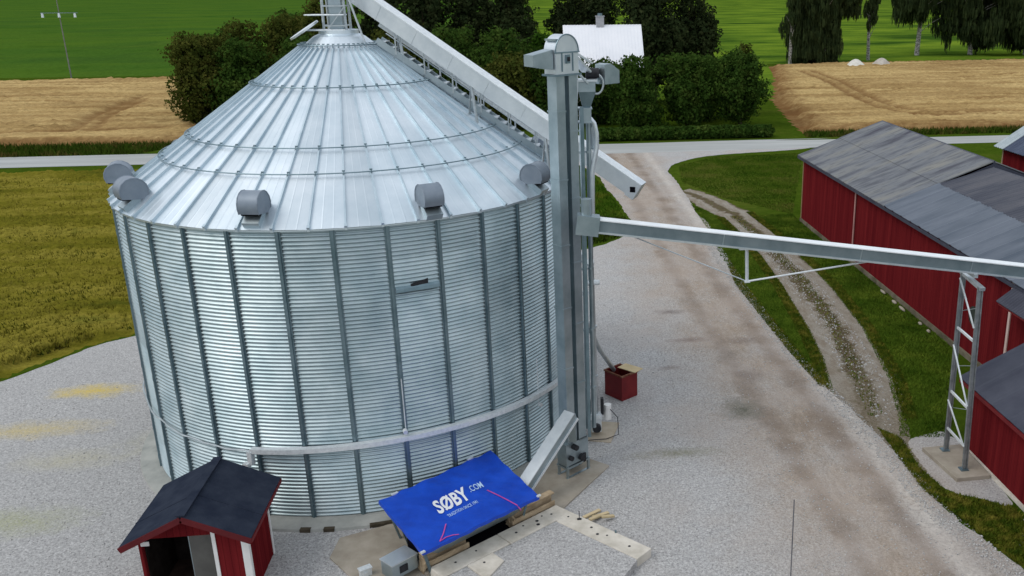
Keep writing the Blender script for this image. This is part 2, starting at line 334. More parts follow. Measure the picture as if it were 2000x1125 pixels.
sheet('gravel_apron',[(12.5,26.9),(12.3,25.2),(12.55,23.7),(13.3,23.1),(14.0,22.6),(14.22,23.5),(14.24,27.2),(13.2,27.3)],.006,gravel,.12,.05)
sheet('gravel_strip',[(13.4,20.9),(14.3,21.8),(14.3,17),(13.6,17),(13.2,19)],.006,gravel,.12,.1)
sheet('road',[(-400,87.3),(-60,87.1),(0,86.3),(30,86.7),(60,87.0),(400,87),(400,91.6),(60,91.3),(30,92.3),(0,92.1),(-60,92.9),(-400,93)],.016,road_m,1.0,.05)
tr_r=[(12.5,69.4),(14.2,66.2),(15.2,61),(15.5,55.9),(15.75,49.8),(15.7,44),(15.2,37.9),(14.3,32.2),(13.3,28.6),(12.75,26.4),(12.35,24.3),(11.9,22.5)]
tr_l=[(10.8,68.0),(11.8,64.5),(12.9,59.7),(13.1,55),(13.05,50),(12.75,44.3),(12.2,38.2),(11.75,34.6),(11.2,32),(10.8,30),(10.6,27),(10.6,25),(10.6,22.8)]
def strip(name,Lp,Rp,z,m,nx=14,step=.25,jit=.12):
    def res(P):
        P=np.array(P,float); s=np.r_[0,np.cumsum(np.hypot(*np.diff(P,axis=0).T))]; s/=s[-1]; return s,P
    k=700; u=np.linspace(0,1,k); sl,PL=res(Lp); sr,PR=res(Rp)
    def sm(a): 
        b=a.copy()
        for _ in range(6): b[1:-1]=(b[:-2]+2*b[1:-1]+b[2:])/4
        return b
    A=np.stack([sm(np.interp(u,sl,PL[:,i])) for i in(0,1)],1); B=np.stack([sm(np.interp(u,sr,PR[:,i])) for i in(0,1)],1)
    rs=np.random.RandomState(3)
    for Q in (A,B):
        e_=rs.randn(k); e2=np.convolve(rs.randn(k+8),np.ones(9)/3,'valid'); e3=np.convolve(rs.randn(k+40),np.ones(41)/6.4,'valid'); Q[:,0]+=e_*.006+e2*.03+e3*.12
    v=np.linspace(0,1,nx); V=[];at=[]
    for i in range(k):
        for j in v:
            p=A[i]*(1-j)+B[i]*j; rut=math.exp(-((j-.26)/.10)**2)+math.exp(-((j-.74)/.10)**2)
            V.append((p[0],p[1],z+.005*(1-rut)*min(1,6*min(j,1-j)))); at.append(max(max(0,1-abs(j-.5)/.26)*1.1 if .2<j<.8 else 0,(.9-j*9)*.8 if j<.1 else 0,(.9-(1-j)*7)*.9 if j>.87 else 0))
    F=np.array([(i*nx+j,i*nx+j+1,(i+1)*nx+j+1,(i+1)*nx+j) for i in range(k-1) for j in range(nx-1)])
    o=npmesh(name,np.array(V),F,m); a=o.data.attributes.new('mid','FLOAT','POINT'); a.data.foreach_set('value',np.array(at,dtype=np.float32)); return struct(o)
strip('dirt_track',tr_l,tr_r,.004,track_m)
# raised standing crops (their edges fall to the ground)
def crop(name,P,res,h,m,edge=1.4,lines=(),lw=.8,margin=0,rough=.12,jit=.5):
    P=np.array(P,float); x0,y0=P.min(0); x1,y1=P.max(0); nx=int((x1-x0)/res)+2; ny=int((y1-y0)/res)+2
    X,Y=np.meshgrid(x0+np.arange(nx)*res,y0+np.arange(ny)*res); rs=np.random.RandomState(11)
    X=X+rs.uniform(-.3,.3,X.shape)*res; Y=Y+rs.uniform(-.3,.3,Y.shape)*res
    ins=inside(X,Y,P); d=np.where(ins,edist(X,Y,P),0); d=np.maximum(0,d-rs.rand(*X.shape)*jit*1.6-.8*np.abs(np.sin(X*.7)*np.sin(Y*.55+X*.2)))
    lowf=rs.randn(ny//6+2,nx//6+2); lf=lowf[np.arange(ny)//6][:,np.arange(nx)//6]
    Z=np.clip(d/edge,0,1)*h*(1+rough*rs.randn(*X.shape)+.06*lf)
    worn=np.zeros_like(Z)
    if margin: worn=np.maximum(worn,np.clip(1-d/margin+rs.randn(*X.shape)*.12,0,1)*.8)
    for ln in lines:
        q=edist(X,Y,ln,False)+rs.randn(*X.shape)*.12; k=np.clip(1.3-q/lw,0,1); worn=np.maximum(worn,k*.6); Z*=1-.55*k
    keep=ins[:-1,:-1]|ins[1:,:-1]|ins[:-1,1:]|ins[1:,1:]
    idx=np.arange(nx*ny).reshape(ny,nx); F=np.stack([idx[:-1,:-1],idx[:-1,1:],idx[1:,1:],idx[1:,:-1]],-1)[keep]
    used=np.unique(F); rm=np.full(nx*ny,-1); rm[used]=np.arange(len(used))
    V=np.stack([X.ravel(),Y.ravel(),Z.ravel()+.004],1)[used]
    o=npmesh(name,V,rm[F],m); a=o.data.attributes.new('worn','FLOAT','POINT'); a.data.foreach_set('value',worn.ravel()[used].astype(np.float32)); return struct(o)
wr=[(29.6,95.2),(32.2,112),(35,130.3),(42,156),(48.8,183),(62,186),(110,188),(200,186),(200,95),(60,94.6)]
crop('wheat_field',wr,.5,.6,wheat_m,margin=3.5,lines=[[(50.6,168),(49.2,147),(45.7,125.2),(44.6,112.8),(46.7,105.3),(59.3,104.7),(80,100)],[(52.6,168),(51.4,147),(47.9,125.2),(46.8,113.5),(49.5,107.6),(61,107)],[(70,148.6),(86,156),(120,152)],[(48,143.6),(90,138)],[(45,120),(90,122)]],lw=.9)
wl=[(-210,101),(-60,99.5),(-36.5,98.4),(-33,104),(-38.5,118),(-50,150),(-57,176),(-88,173),(-210,176)]
crop('wheat_field',wl,.5,.6,wheat_m,margin=2.0,lines=[[(-56.4,107.5),(-49.1,107.6),(-52.3,120.4),(-54.8,142),(-51.3,146.6)],[(-54.5,107.5),(-47.5,109.4),(-50.5,120),(-53.1,138.6)],[(-110,138),(-72,138.5),(-57,135.5)],[(-90,110),(-56,107.5),(-39,110)],[(-120,109),(-57,106),(-40,108)]],lw=.9)
nf=[(-140,10),(-30.2,10),(-29.8,22),(-25.8,30.8),(-21.6,37.0),(-19.6,40.4),(-18.2,41.6),(-12.2,46.4),(-5.2,50.9),(-1,60),(-1,72),(-1,83),(-60,84.3),(-140,84.8)]
crop('ripening_field',nf,.22,.28,near_m,edge=.35,rough=.22,jit=.25)
def blades(name,P,count,h,wd,m,zf=0.0,bias=None,lean=.35,seed=1):
    rs=np.random.RandomState(seed); P=np.array(P,float); x0,y0=P.min(0); x1,y1=P.max(0); xs=[];ys=[]
    tot=0
    while tot<count:
        X=rs.uniform(x0,x1,count); Y=rs.uniform(y0,y1,count); k=inside(X,Y,P)
        if bias is not None: k&=rs.rand(count)<bias(X,Y)
        xs.append(X[k]); ys.append(Y[k]); tot+=k.sum()
    X=np.concatenate(xs)[:count]; Y=np.concatenate(ys)[:count]
    a=rs.uniform(0,2*np.pi,count); hh=h*rs.uniform(.5,1.25,count); ww=wd*rs.uniform(.6,1.3,count)
    V=np.zeros((count,3,3)); V[:,0]=np.stack([X-np.cos(a)*ww,Y-np.sin(a)*ww,np.full(count,zf)],1); V[:,1]=np.stack([X+np.cos(a)*ww,Y+np.sin(a)*ww,np.full(count,zf)],1)
    V[:,2]=np.stack([X+rs.randn(count)*lean*hh,Y+rs.randn(count)*lean*hh,zf+hh],1)
    return npmesh(name,V.reshape(-1,3),np.arange(count*3).reshape(-1,3),m)
crop_blade=mat('crop_blade',(.065,.078,.010),(.27,.23,.045),.5,.9,stretch=(.3,1,1),c3=(.17,.15,.02),spec=.1)
tag(blades('crop_stalks',[(-75,20),(-30.6,12),(-30,22),(-26.2,31),(-22,37.5),(-18.6,42.3),(-12.3,47),(-5,53),(-5,80),(-75,80)],150000,.26,.045,crop_blade,.16,lambda x,y:np.clip(34/np.hypot(x,y),0,1)**2),'ripening olive and yellow crop standing in the field left of the silo','crop',kind='stuff')
grass_blade=mat('grass_blade',(.046,.092,.009),(.15,.205,.024),.6,.8,c3=(.085,.142,.015),spec=.15)
lawn_P=[(10.9,42),(10.95,34.7),(11.3,31),(12.05,34.6),(12.5,38.2),(13,44.3),(13.3,50),(13.2,59),(11.6,64),(11.4,56)]
lawn_P2=[(15.5,49.8),(15.4,44),(14.9,37.9),(13.9,32.2),(12.9,28.6),(12.4,27.3),(14.2,27),(18,35.5),(18,60),(15.3,60)]
bl=None
lawn_P3=[(14.2,66),(18,60),(26,84),(17,83),(13.2,79),(12.3,72)]
bl=blades('lawn_grass',lawn_P,26000,.07,.02,grass_blade,0,seed=2); tag(bl,'short grass on the strip between the drive and the rutted track','grass',kind='stuff')
bl=blades('lawn_grass',lawn_P2,42000,.08,.022,grass_blade,0,seed=3); tag(bl,'short grass between the rutted track and the long red barn','grass',kind='stuff')
lb2=mat('lawn_blade_light',(.035,.08,.006),(.14,.15,.03),.3,.9,c3=(.075,.12,.012))
tag(blades('lawn_grass',lawn_P3,30000,.09,.035,lb2,0,seed=21),'worn yellowish lawn between the road junction and the end of the long barn','grass',kind='stuff')
weed=mat('weed_blade',(.04,.075,.008),(.20,.18,.03),2.2,.85,c3=(.09,.11,.012),spec=.15)
Pw=[(11.8,25.8),(11.75,23.8),(12.5,20.5),(13.3,17.5),(13.9,21.5),(14.0,22.5),(12.4,23.6),(12.2,25.2),(12.4,27.2),(11.9,28)]
tag(blades('roadside_weeds',Pw,16000,.10,.025,weed,0,lean=.6,seed=4),'yellow green weeds between the drive and the concrete pad','weeds',kind='stuff')
e1=[(10.9,48),(10.6,45),(10.7,39),(10.8,34.7),(11.0,31.8),(11.3,31.6),(11.25,35),(11.15,40),(11.1,45),(11.3,50)]
tag(blades('verge_weeds',e1,9000,.09,.02,weed,0,lean=.6,seed=5),'straggling pale weeds along the right edge of the gravel drive','weeds',kind='stuff')
tb=[p for p in tr_r[2:9]]; te=[(p[0]+.28,p[1]) for p in tb][::-1]
tag(blades('track_weeds',[(p[0]-.22,p[1]) for p in tb]+te,14000,.10,.03,weed,0,lean=.5,seed=14),'weeds along the right side of the rutted track','weeds',kind='stuff')
tb=[p for p in tr_l[2:9]]; te=[(p[0]+.22,p[1]) for p in tb][::-1]
tag(blades('track_weeds',[(p[0]-.28,p[1]) for p in tb]+te,14000,.10,.03,weed,0,lean=.5,seed=15),'weeds along the left side of the rutted track','weeds',kind='stuff')
tmid=[(13.9,60),(14.4,52),(14.3,45),(13.8,39),(12.9,33),(12.2,29)]
tag(blades('track_weeds',[(p[0]-.3,p[1]) for p in tmid]+[(p[0]+.3,p[1]) for p in tmid][::-1],1500,.09,.03,weed,.004,lean=.6,seed=16),'sparse weeds between the two ruts of the track','weeds',kind='stuff')
# verge along the road (darker long grass)
verge=mat('long_grass',(.035,.05,.007),(.10,.075,.022),.5,.9,c3=(.04,.075,.008),spec=.1)
tag(blades('verge_grass',[(-140,93.3),(-37,92.8),(-34,99),(-140,101)],26000,.5,.07,verge,0,seed=6),'long brown green grass between the far road and the left wheat field','grass',kind='stuff')
tag(blades('verge_grass',[(29,93),(130,92.2),(130,95.8),(29.5,95.8)],16000,.5,.07,verge,0,seed=8),'long green grass between the far road and the right wheat field','grass',kind='stuff')
tag(blades('verge_grass',[(-22.4,37.2),(-20,40.7),(-12.5,46.8),(-5,51.3),(3,53.2),(5.6,55.5),(6.6,60),(3,62),(-5.6,52.6),(-12.8,47.6),(-20.8,41.4),(-27,31.4),(-30.8,22),(-30,18),(-26,30.8)],9000,.3,.05,verge,0,seed=9),'long grass along the edge between the gravel yard and the crop','grass',kind='stuff')
bl=blades('rough_grass',[(-1,72),(-.5,84),(3,85.8),(5.2,77),(5.9,71),(6.4,64),(6.5,59),(5,56),(1,53),(-1,58)],15000,.22,.04,mat('rough_grass_blade',(.03,.085,.005),(.14,.14,.02),.35,.85,c3=(.06,.12,.01),spec=.1),0,seed=10)
tag(bl,'rough green and yellow grass patch between the silo and the drive','grass',kind='stuff')
def pebbles(name,P,count,lo,hi,m,zf,seed,bias=None):
    rs=np.random.RandomState(seed); P=np.array(P,float); x0,y0=P.min(0); x1,y1=P.max(0); xs=[];tot=0
    while tot<count:
        q=np.stack([rs.uniform(x0,x1,count),rs.uniform(y0,y1,count)],1); k=inside(q[:,0],q[:,1],P)
        if bias is not None: k&=rs.rand(count)<bias(q[:,0],q[:,1])
        xs.append(q[k]); tot+=k.sum()
    q=np.concatenate(xs)[:count]; sz=lo+(hi-lo)*rs.rand(count)**3; a=rs.uniform(0,6.28,count)
    base=np.array([(1,0,0),(0,1,0),(-1,0,0),(0,-1,0),(0,0,.75),(0,0,-.3)])
    V=base[None]*rs.uniform(.6,1.2,(count,6,1))*sz[:,None,None]; c_,s_=np.cos(a)[:,None],np.sin(a)[:,None]
    X=V[...,0]*c_-V[...,1]*s_+q[:,0:1]; Y=V[...,0]*s_+V[...,1]*c_+q[:,1:2]; Z=V[...,2]+zf
    F=np.array([(0,1,4),(1,2,4),(2,3,4),(3,0,4),(1,0,5),(2,1,5),(3,2,5),(0,3,5)])
    return npmesh(name,np.stack([X,Y,Z],-1).reshape(-1,3),(F[None]+np.arange(count)[:,None,None]*6).reshape(-1,3),m)
peb=mat('loose_stone',(.22,.215,.21),(.74,.72,.69),30,.95,c3=(.46,.45,.44))
tag(pebbles('loose_stones',[(-26,18),(-24,31),(-19,39),(-8,47),(3,52),(11,50),(10.8,34),(12.2,19)],22000,.012,.045,peb,.016,31,lambda x,y:np.clip(26/np.hypot(x,y),0,1)**2),'loose crushed stones scattered over the gravel yard','gravel',kind='stuff')
tag(pebbles('berm_stones',[(10.6,56),(10.35,44),(10.5,35),(10.8,31),(11.1,26),(11.3,22),(12.2,19),(12.9,18),(12.1,22.5),(11.9,26),(11.5,31),(11.15,35),(11.1,44),(11.5,56)],7000,.015,.06,peb,.018,32),'pale stones pushed up in a low ridge along the right edge of the drive','gravel',kind='stuff')
tag(pebbles('track_stones',[(13.9,58),(14.9,50),(14.9,43),(14.3,36),(13.4,30),(12.0,27),(12.3,33),(13.1,40),(13.4,48),(13.2,57)],2500,.015,.07,peb,.008,33),'pale rubble stones lying in the rutted track','gravel',kind='stuff')
# ================================================================ SILO
SX,SY=-5.837,31.634; SR=7.15; ZB=.16; ZE=8.88; TA=.713
T0=R(218.63); ST=R(11.25)
silo=thing('grain_silo','large round corrugated galvanised steel grain silo with conical roof','silo',(SX,SY,0))
def P3(r,t,z): return Vector((SX+r*math.cos(t),SY+r*math.sin(t),z))
def cz(r): return ZE+(SR-r)*TA
# wall: corrugated cylinder
pitch=.1155; nrow=int((ZE-ZB)/pitch); seg=7; nz_=nrow*seg+1; na=32*6
zz=np.linspace(ZB,ZE-.05,nz_); aa=np.arange(na)/na*2*np.pi+T0
rs=np.random.RandomState(5)
sheetdr=np.repeat(rs.randn(16,8)*.003,12,axis=0)  # each sheet sits a hair in or out
ring=np.minimum((np.arange(nz_)/nz_*8).astype(int),7)
Rr=SR+.024*np.sin(2*np.pi*(zz-ZB)/pitch)[None,:]+sheetdr[:,ring]
Xs=Rr*np.cos(aa)[:,None]; Ys=Rr*np.sin(aa)[:,None]; Zs=np.broadcast_to(zz,(na,nz_))
V=np.stack([Xs,Ys,Zs],-1).reshape(-1,3); I=np.arange(na*nz_).reshape(na,nz_); I2=np.roll(I,-1,0)
F=np.stack([I[:,:-1],I2[:,:-1],I2[:,1:],I[:,1:]],-1).reshape(-1,4)
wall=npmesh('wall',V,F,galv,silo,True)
# stiffeners: hat section posts
def stiff_mesh():
    m_=MB(); 
    for (a,b,c,d) in ((-.075,-.035,.0,.022),(.035,.075,.0,.022)): m_.prism([(SR+.020,a),(SR+.030,a),(SR+.030,b),(SR+.020,b)],ZB-.02,ZE-.10)
    m_.prism([(SR+.020,-.036),(SR+.075,-.030),(SR+.075,.030),(SR+.020,.036)],ZB-.02,ZE-.09)
    for k in range(8): 
        z=ZB+.25+k*1.07; m_.prism([(SR+.0752,-.026),(SR+.083,-.026),(SR+.083,.026),(SR+.0752,.026)],z,z+.16)
    me=bpy.data.meshes.new('stiffener'); me.from_pydata(m_.v,[],m_.f); me.materials.append(stiff_m); return me
sm_=stiff_mesh()
for k in range(32):
    o=bpy.data.objects.new('stiffener',sm_); col.objects.link(o); o.parent=silo; o.rotation_euler=(0,0,T0+k*ST)
def toned(m_):
    t=NT(m_); at=t.n.new('ShaderNodeAttribute'); at.attribute_name='tone'; src=t.b.inputs['Base Color'].links[0].from_socket
    t.color(t.mix(1.0,src,at.outputs['Color'],'MULTIPLY'))
def set_tone(o,vals):
    a=o.data.attributes.new('tone','FLOAT','POINT'); a.data.foreach_set('value',np.asarray(vals,dtype=np.float32))
toned(galv); st_=rs.uniform(.84,1.06,(16,8)); set_tone(wall,np.repeat(st_,12,axis=0)[:,ring].ravel())
# roof
rof=MB(); RO=SR+.09; RT=1.243
NP=48; PH=T0-R(.8); zlo=cz(RO)
def roof_pt(r,t,dz=0): return P3(r,t,cz(r)+dz)
rr_=np.linspace(RO,RT,9)
for k in range(NP):
    ta=PH+k*2*math.pi/NP; tb=ta+2*math.pi/NP; tilt=random.uniform(-.012,.012)
    offs=[0,.07,.33,.36,.39,.64,.67,.70,.93,1.0]; dz=[0,0,0,.005,0,0,.005,0,0,0]
    vs=[];n_=len(offs)
    for r in rr_:
        for o_,d_ in zip(offs,dz): 
            f_=ta+(tb-ta)*o_; vs.append(roof_pt(r,f_,d_*(r/RO)**.5+tilt*(o_-.5)+.006*math.sin(math.pi*o_)))
    rof.add(vs,[(i*n_+j,i*n_+j+1,(i+1)*n_+j+1,(i+1)*n_+j) for i in range(8) for j in range(n_-1)])
nrm=lambda t:Vector((math.cos(t)*TA,math.sin(t)*TA,1)).normalized()
for k in range(NP):
    t_=PH+k*2*math.pi/NP
    rof.box(roof_pt(RO+.0,t_,-.02),(.07,.07,.06),Matrix.Rotation(t_,3,'Z'))
for k in range(96):   # eave lip
    a=2*math.pi*k/96; b=2*math.pi*(k+1)/96
    rof.add([P3(RO,a,zlo-.005),P3(RO,b,zlo-.005),P3(RO,b,zlo-.045),P3(RO,a,zlo-.045),P3(SR+.02,a,zlo-.05),P3(SR+.02,b,zlo-.05)],[(0,3,2,1),(3,4,5,2)])
ptone=[]
for k in range(NP): ptone+=[random.uniform(.86,1.05)]*90
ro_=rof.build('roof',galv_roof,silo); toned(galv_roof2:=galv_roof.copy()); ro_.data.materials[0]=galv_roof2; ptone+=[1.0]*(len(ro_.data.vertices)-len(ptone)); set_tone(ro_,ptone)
seam_m=mat('roof_seam_steel',(.44,.54,.60),(.58,.67,.72),1.5,.45,.8,.05,8,spec=.5)
q=MB(); a=Vector((RO+.02,0,cz(RO+.02)+.045)); b=Vector((RT,0,cz(RT)+.035)); q.beam(a,b,.045,.08,nrm(0)); q.beam(a+Vector((.012,0,-.02)),a+Vector((-.08,0,.035)),.075,.13,nrm(0))
me_=bpy.data.meshes.new('roof_rib'); me_.from_pydata(q.v,[],q.f); me_.materials.append(seam_m)
for k in range(NP):
    o=bpy.data.objects.new('roof_rib',me_); col.objects.link(o); o.parent=silo; o.rotation_euler=(0,0,PH+k*2*math.pi/NP)
# cap above the top ring
cp=MB(); n=40; prof=[(RT+.02,13.05),(RT-.05,13.10),(.80,13.42),(.62,13.50),(.62,13.62),(.0,13.62)]
for i in range(len(prof)-1):
    for j in range(n):
        a=2*math.pi*j/n;b=2*math.pi*(j+1)/n; (r0,z0),(r1,z1)=prof[i],prof[i+1]
        if r1>0: cp.add([P3(r0,a,z0),P3(r0,b,z0),P3(r1,b,z1),P3(r1,a,z1)],[(0,1,2,3)])
        else: cp.add([P3(r0,a,z0),P3(r0,b,z0),P3(0,0,z1)],[(0,1,2)])
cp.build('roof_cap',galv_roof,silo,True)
def guard(r,off=.13):
    q=MB(); q.tube([roof_pt(r,2*math.pi*k/96,off) for k in range(96)],.018,6,closed=True)
    for k in range(NP):
        t_=PH+k*2*math.pi/NP; q.tube([roof_pt(r-.10,t_,.06),roof_pt(r,t_,off+.01)],.016,5); q.box(roof_pt(r-.12,t_,.085),(.07,.07,.03))
    q.build('guard_ring',stiff_m,silo,True)
for r in (5.746,4.926,2.874,1.30): guard(r)
# roof vents: half drum hoods near the eave
def vent(td,rv=6.92):
    if td in (296.5,330): rv=7.0
    t_=R(td); c=roof_pt(rv,t_,.39); ra=Vector((math.cos(t_),math.sin(t_),0)); tg=Vector((-math.sin(t_),math.cos(t_),0)); upv=Vector((0,0,1))
    q=MB(); n=22; rad=.385; W=.27
    ang=[R(-42)+R(252)*i/n for i in range(n+1)]   # drum shell, open towards the eave below
    ring=[c-ra*math.cos(a)*rad*1.0+upv*math.sin(a)*rad for a in ang]
    for s_ in (-1,1):
        q.add([p+tg*s_*W for p in ring],[tuple(range(n+1))])
        q.add([p+tg*s_*(W-.02) for p in ring],[tuple(range(n,-1,-1))])
    q.add([p-tg*W for p in ring]+[p+tg*W for p in ring],[(i,i+1,n+2+i,n+1+i) for i in range(n)])
    q.add([c-(c-p)*.95-tg*(W-.01) for p in ring]+[c-(c-p)*.95+tg*(W-.01) for p in ring],[(i+1,i,n+1+i,n+2+i) for i in range(n)])
    o=q.build('roof_vent',vent_m,silo,True,angle=40)
    b=MB(); M_=Matrix((ra*1.0,tg,upv)).transposed(); nn=nrm(t_)
    b.beam(roof_pt(rv-.42,t_,.10),roof_pt(rv+.30,t_,.10),.46,.20,nn); b2=b.build('duct_box',galv_duct,o)
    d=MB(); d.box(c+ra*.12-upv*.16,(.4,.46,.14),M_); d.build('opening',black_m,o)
    rb=MB()
    for s_ in(-1,1): rb.tube([p+tg*s_*W for p in ring[::2]],.018,5)
    rb.build('rim',vent_m,o)
for td in (195,219,258.5,296.5,330,20,75,120,155): vent(td)
# hatch lid standing open on the left of the cap
lid=MB(); ct=P3(1.05,R(196),13.62); nl=Vector((-.52,-.12,.84)).normalized(); xl=nl.cross(Vector((0,1,0))).normalized(); yl=nl.cross(xl)
rg=[ct+(xl*math.cos(a)+yl*math.sin(a))*.52 for a in [2*math.pi*i/28 for i in range(28)]]
lid.add([p+nl*.03 for p in rg]+[p-nl*.03 for p in rg],[tuple(range(28)),tuple(range(55,27,-1))]+[(i,28+i,28+(i+1)%28,(i+1)%28) for i in range(28)])
lid.build('hatch_lid',galv_light,silo,True)
# concrete plinth (notched at the front) and ledge
pl=MB(); n=128
for j in range(n):
    a=2*math.pi*j/n;b=2*math.pi*(j+1)/n
    for (r0,z0),(r1,z1) in zip([(7.78,-.05),(7.74,.09),(7.3,.15),(6.9,.155)][:-1],[(7.78,-.05),(7.74,.09),(7.3,.15),(6.9,.155)][1:]):
        pl.add([P3(r0,a,z0),P3(r0,b,z0),P3(r1,b,z1),P3(r1,a,z1)],[(0,1,2,3)])
pl.build('plinth',conc_g,silo,True)
for i_,(td,w2) in enumerate(((263,.30),(268,.30),(279,.7))):
    q=MB(); q.box(P3(7.72,R(td),.05),(.14,w2,.12),Matrix.Rotation(R(td),3,'Z')); q.build('drain_notch',mat('dark_notch',(.05,.042,.03),(.09,.075,.055),4,.9),silo)  # dark-coloured boxes stand in for the gaps in the plinth
# perforated tray + cable round the wall
tr=MB(); za=2.42; aS,aE=R(251.5),R(338)
ks=[aS+(aE-aS)*i/60 for i in range(61)]; zs=[2.34+.16*math.sin(math.pi*i/60) for i in range(61)]
for i in range(60):
    a,b=ks[i],ks[i+1]
    for (ra_,za_),(rb_,zb_) in (((7.42,.07),(7.42,-.07)),((7.42,.07),(7.25,.075)),((7.42,-.07),(7.25,-.075))):
        tr.add([P3(ra_,a,zs[i]+za_),P3(ra_,b,zs[i+1]+za_),P3(rb_,b,zs[i+1]+zb_),P3(rb_,a,zs[i]+zb_)],[(0,1,2,3)])
tr.box(P3(7.36,aS-.004,2.12),(.16,.14,.42),Matrix.Rotation(aS,3,'Z')); tr.box(P3(7.43,aS-.02,1.90),(.17,.17,.14),Matrix.Rotation(aS,3,'Z'))
tr.build('cable_tray',white_zinc,silo)
cb=MB(); cb.tube([P3(7.26+.02*math.sin(i),R(196)+(aS-R(196))*i/24,2.62-.36*math.sin(math.pi*.5*i/24)+.02*math.sin(i*2)) for i in range(25)],.028,6)
cb.build('cable',tube_m,silo,True)
for td,z in ((285.9,2.72),(323.5,2.05)):
    q=MB(); q.tube([P3(7.30,R(td),z),P3(7.42,R(td),z-.02)],.07,10); q.tube([P3(7.28,R(td)+.004,z+.05),P3(7.28,R(td)+.004,z+1.6)],.015,5); q.build('sensor',white_zinc,silo,True)
# bent flap where a sheet edge has been turned out
fl=MB(); a0,a1=T0+6*ST+.012,T0+7*ST-.012; zf=6.92
P=[]
for i in range(13):
    a=a0+(a1-a0)*i/12; d=.018*math.sin(i*.9)+.012
    P+= [P3(SR+.03,a,zf+.10),P3(SR+.07+d,a,zf+.03),P3(SR+.09+d,a,zf-.06)]
fl.add(P,[(i*3+j,i*3+j+1,i*3+j+4,i*3+j+3) for i in range(12) for j in range(2)]); fl.build('joint_flashing',stiff_m,silo)
fg=MB()
fg.add([v for i in range(9) for a in [a0+(a1-a0)*(.34+.05*i)] for v in (P3(SR+.05,a,zf+.14+.012*i),P3(SR+.05,a,zf+.02))],[(2*i,2*i+1,2*i+3,2*i+2) for i in range(8)])
fg.build('open_joint',dark_m,silo)
# stairs up the roof
sta=R(-5); stair=MB(); tg=Vector((-math.sin(sta),math.cos(sta),0)); nn=nrm(sta); W=.62
s0=roof_pt(7.25,sta,0); s1=roof_pt(1.15,sta,0)
for s_ in(-1,1): stair.beam(s0+tg*s_*W/2+nn*.16,s1+tg*s_*W/2+nn*.16,.05,.20,nn)
for k in range(7):
    p=s0.lerp(s1,(k+.3)/7); 
    for s_ in(-1,1): stair.beam(p+tg*s_*W/2,p+tg*s_*W/2+nn*.12,.05,.05)
so_=stair.build('roof_stair',galv_duct,silo)
for k in range(23):
    p=s0.lerp(s1,(k+.5)/23)+nn*.22; q=MB(); q.box(p,(.25,W-.06,.035),Matrix.Rotation(sta,3,'Z')); q.build('tread',galv_light,so_)
for s_ in(-1,1):
    q=MB(); 
    for k in range(7):
        p=s0.lerp(s1,(k+.3)/7)+tg*s_*(W/2+.04)+nn*.15; q.beam(p,p+Vector((0,0,1.0)),.04,.04)
    for hz in (.5,1.0): q.tube([s0.lerp(s1,.03)+tg*s_*(W/2+.04)+Vector((0,0,hz+.15)),s0.lerp(s1,.93)+tg*s_*(W/2+.04)+Vector((0,0,hz+.15))],.02,6)
    q.build('handrail',tube_m,so_)
# pale duct behind the stair
dq=MB(); dd=R(4); d0=roof_pt(7.3,dd,.55); d1=roof_pt(1.3,dd,.75); dq.beam(d0,d1,.26,.2); 
for k in range(5): p=d0.lerp(d1,(k+.5)/5); dq.beam(p-Vector((0,0,.65)),p,.05,.05)
dq.build('cable_duct',white_zinc,silo)
# frame, inlet duct and ladder hoops on the cap
fr=MB()
for dx,dy in ((-.38,-.42),(.32,-.42),(-.38,.42),(.32,.42)): fr.beam((SX+dx,SY+dy,13.25),(SX+dx*.9,SY+dy*.9,15.6),.06,.06)
for z in (13.75,14.35,15.0):
    for a,b in (((-.38,-.42),(.32,-.42)),((-.38,.42),(.32,.42)),((-.38,-.42),(-.38,.42)),((.32,-.42),(.32,.42))): fr.beam((SX+a[0],SY+a[1],z),(SX+b[0],SY+b[1],z),.04,.04)
fr.beam((SX-.36,SY-.44,13.5),(SX+.3,SY-.44,14.3),.03,.03); fr.beam((SX+.9,SY-.5,13.1),(SX+.30,SY-.42,15.2),.05,.05)
fr.build('top_frame',tube_m,silo)
it=MB(); it.box((SX-.02,SY,14.5),(.38,.38,1.9)); it.box((SX-.02,SY,14.9),(.44,.44,.05)); it.box((SX-.02,SY,13.68),(.46,.46,.06)); it.build('inlet_duct',galv_duct,silo)
for z in (13.62,14.08):
    q=MB(); q.tube([(SX+.3,SY-.55,z),(SX-.8,SY-.55,z),(SX-.92,SY-.45,z),(SX-.92,SY-.1,z),(SX-.8,SY,z),(SX+.3,SY,z)],.022,6); q.build('ladder_hoop',white_zinc,silo,True)
# ================================================================ BUCKET ELEVATOR
U=Vector((.768,.64,0)); Vv=Vector((.64,-.768,0)); ZV=Vector((0,0,1)); MU=Matrix((U,-Vv,ZV)).transposed()
E0=Vector((1.07,26.35,0))
el=thing('bucket_elevator','tall grey sheet steel bucket elevator standing against the right side of the silo','elevator',E0)
def EB(u,v,z): return E0+U*u+Vv*v+ZV*z
for s_,nm in ((-1,'leg_casing'),(1,'leg_casing')):
    q=MB(); q.box(EB(s_*.235,0,6.95),(.31,.38,11.9),MU)
    for z in np.arange(1.2,12.9,1.95): q.box(EB(s_*.235,0,z+(0.6 if s_<0 else 0)),(.35,.42,.05),MU)
    q.build(nm,galv_duct,el)
q=MB(); q.box(EB(0,-.06,6.9),(.18,.16,11.7),MU); q.build('service_duct',stiff_m,el)
hd=MB(); n=18; pr=[(-.43,-.55),(.43,-.55),(.43,.05)]+[(.43*math.cos(R(10*i)),.05+.46*math.sin(R(10*i))) for i in range(1,18)]+[(-.43,.05)]
Mh=Matrix((U,ZV,Vv)).transposed().to_4x4(); Mh.translation=EB(0,0,13.13)
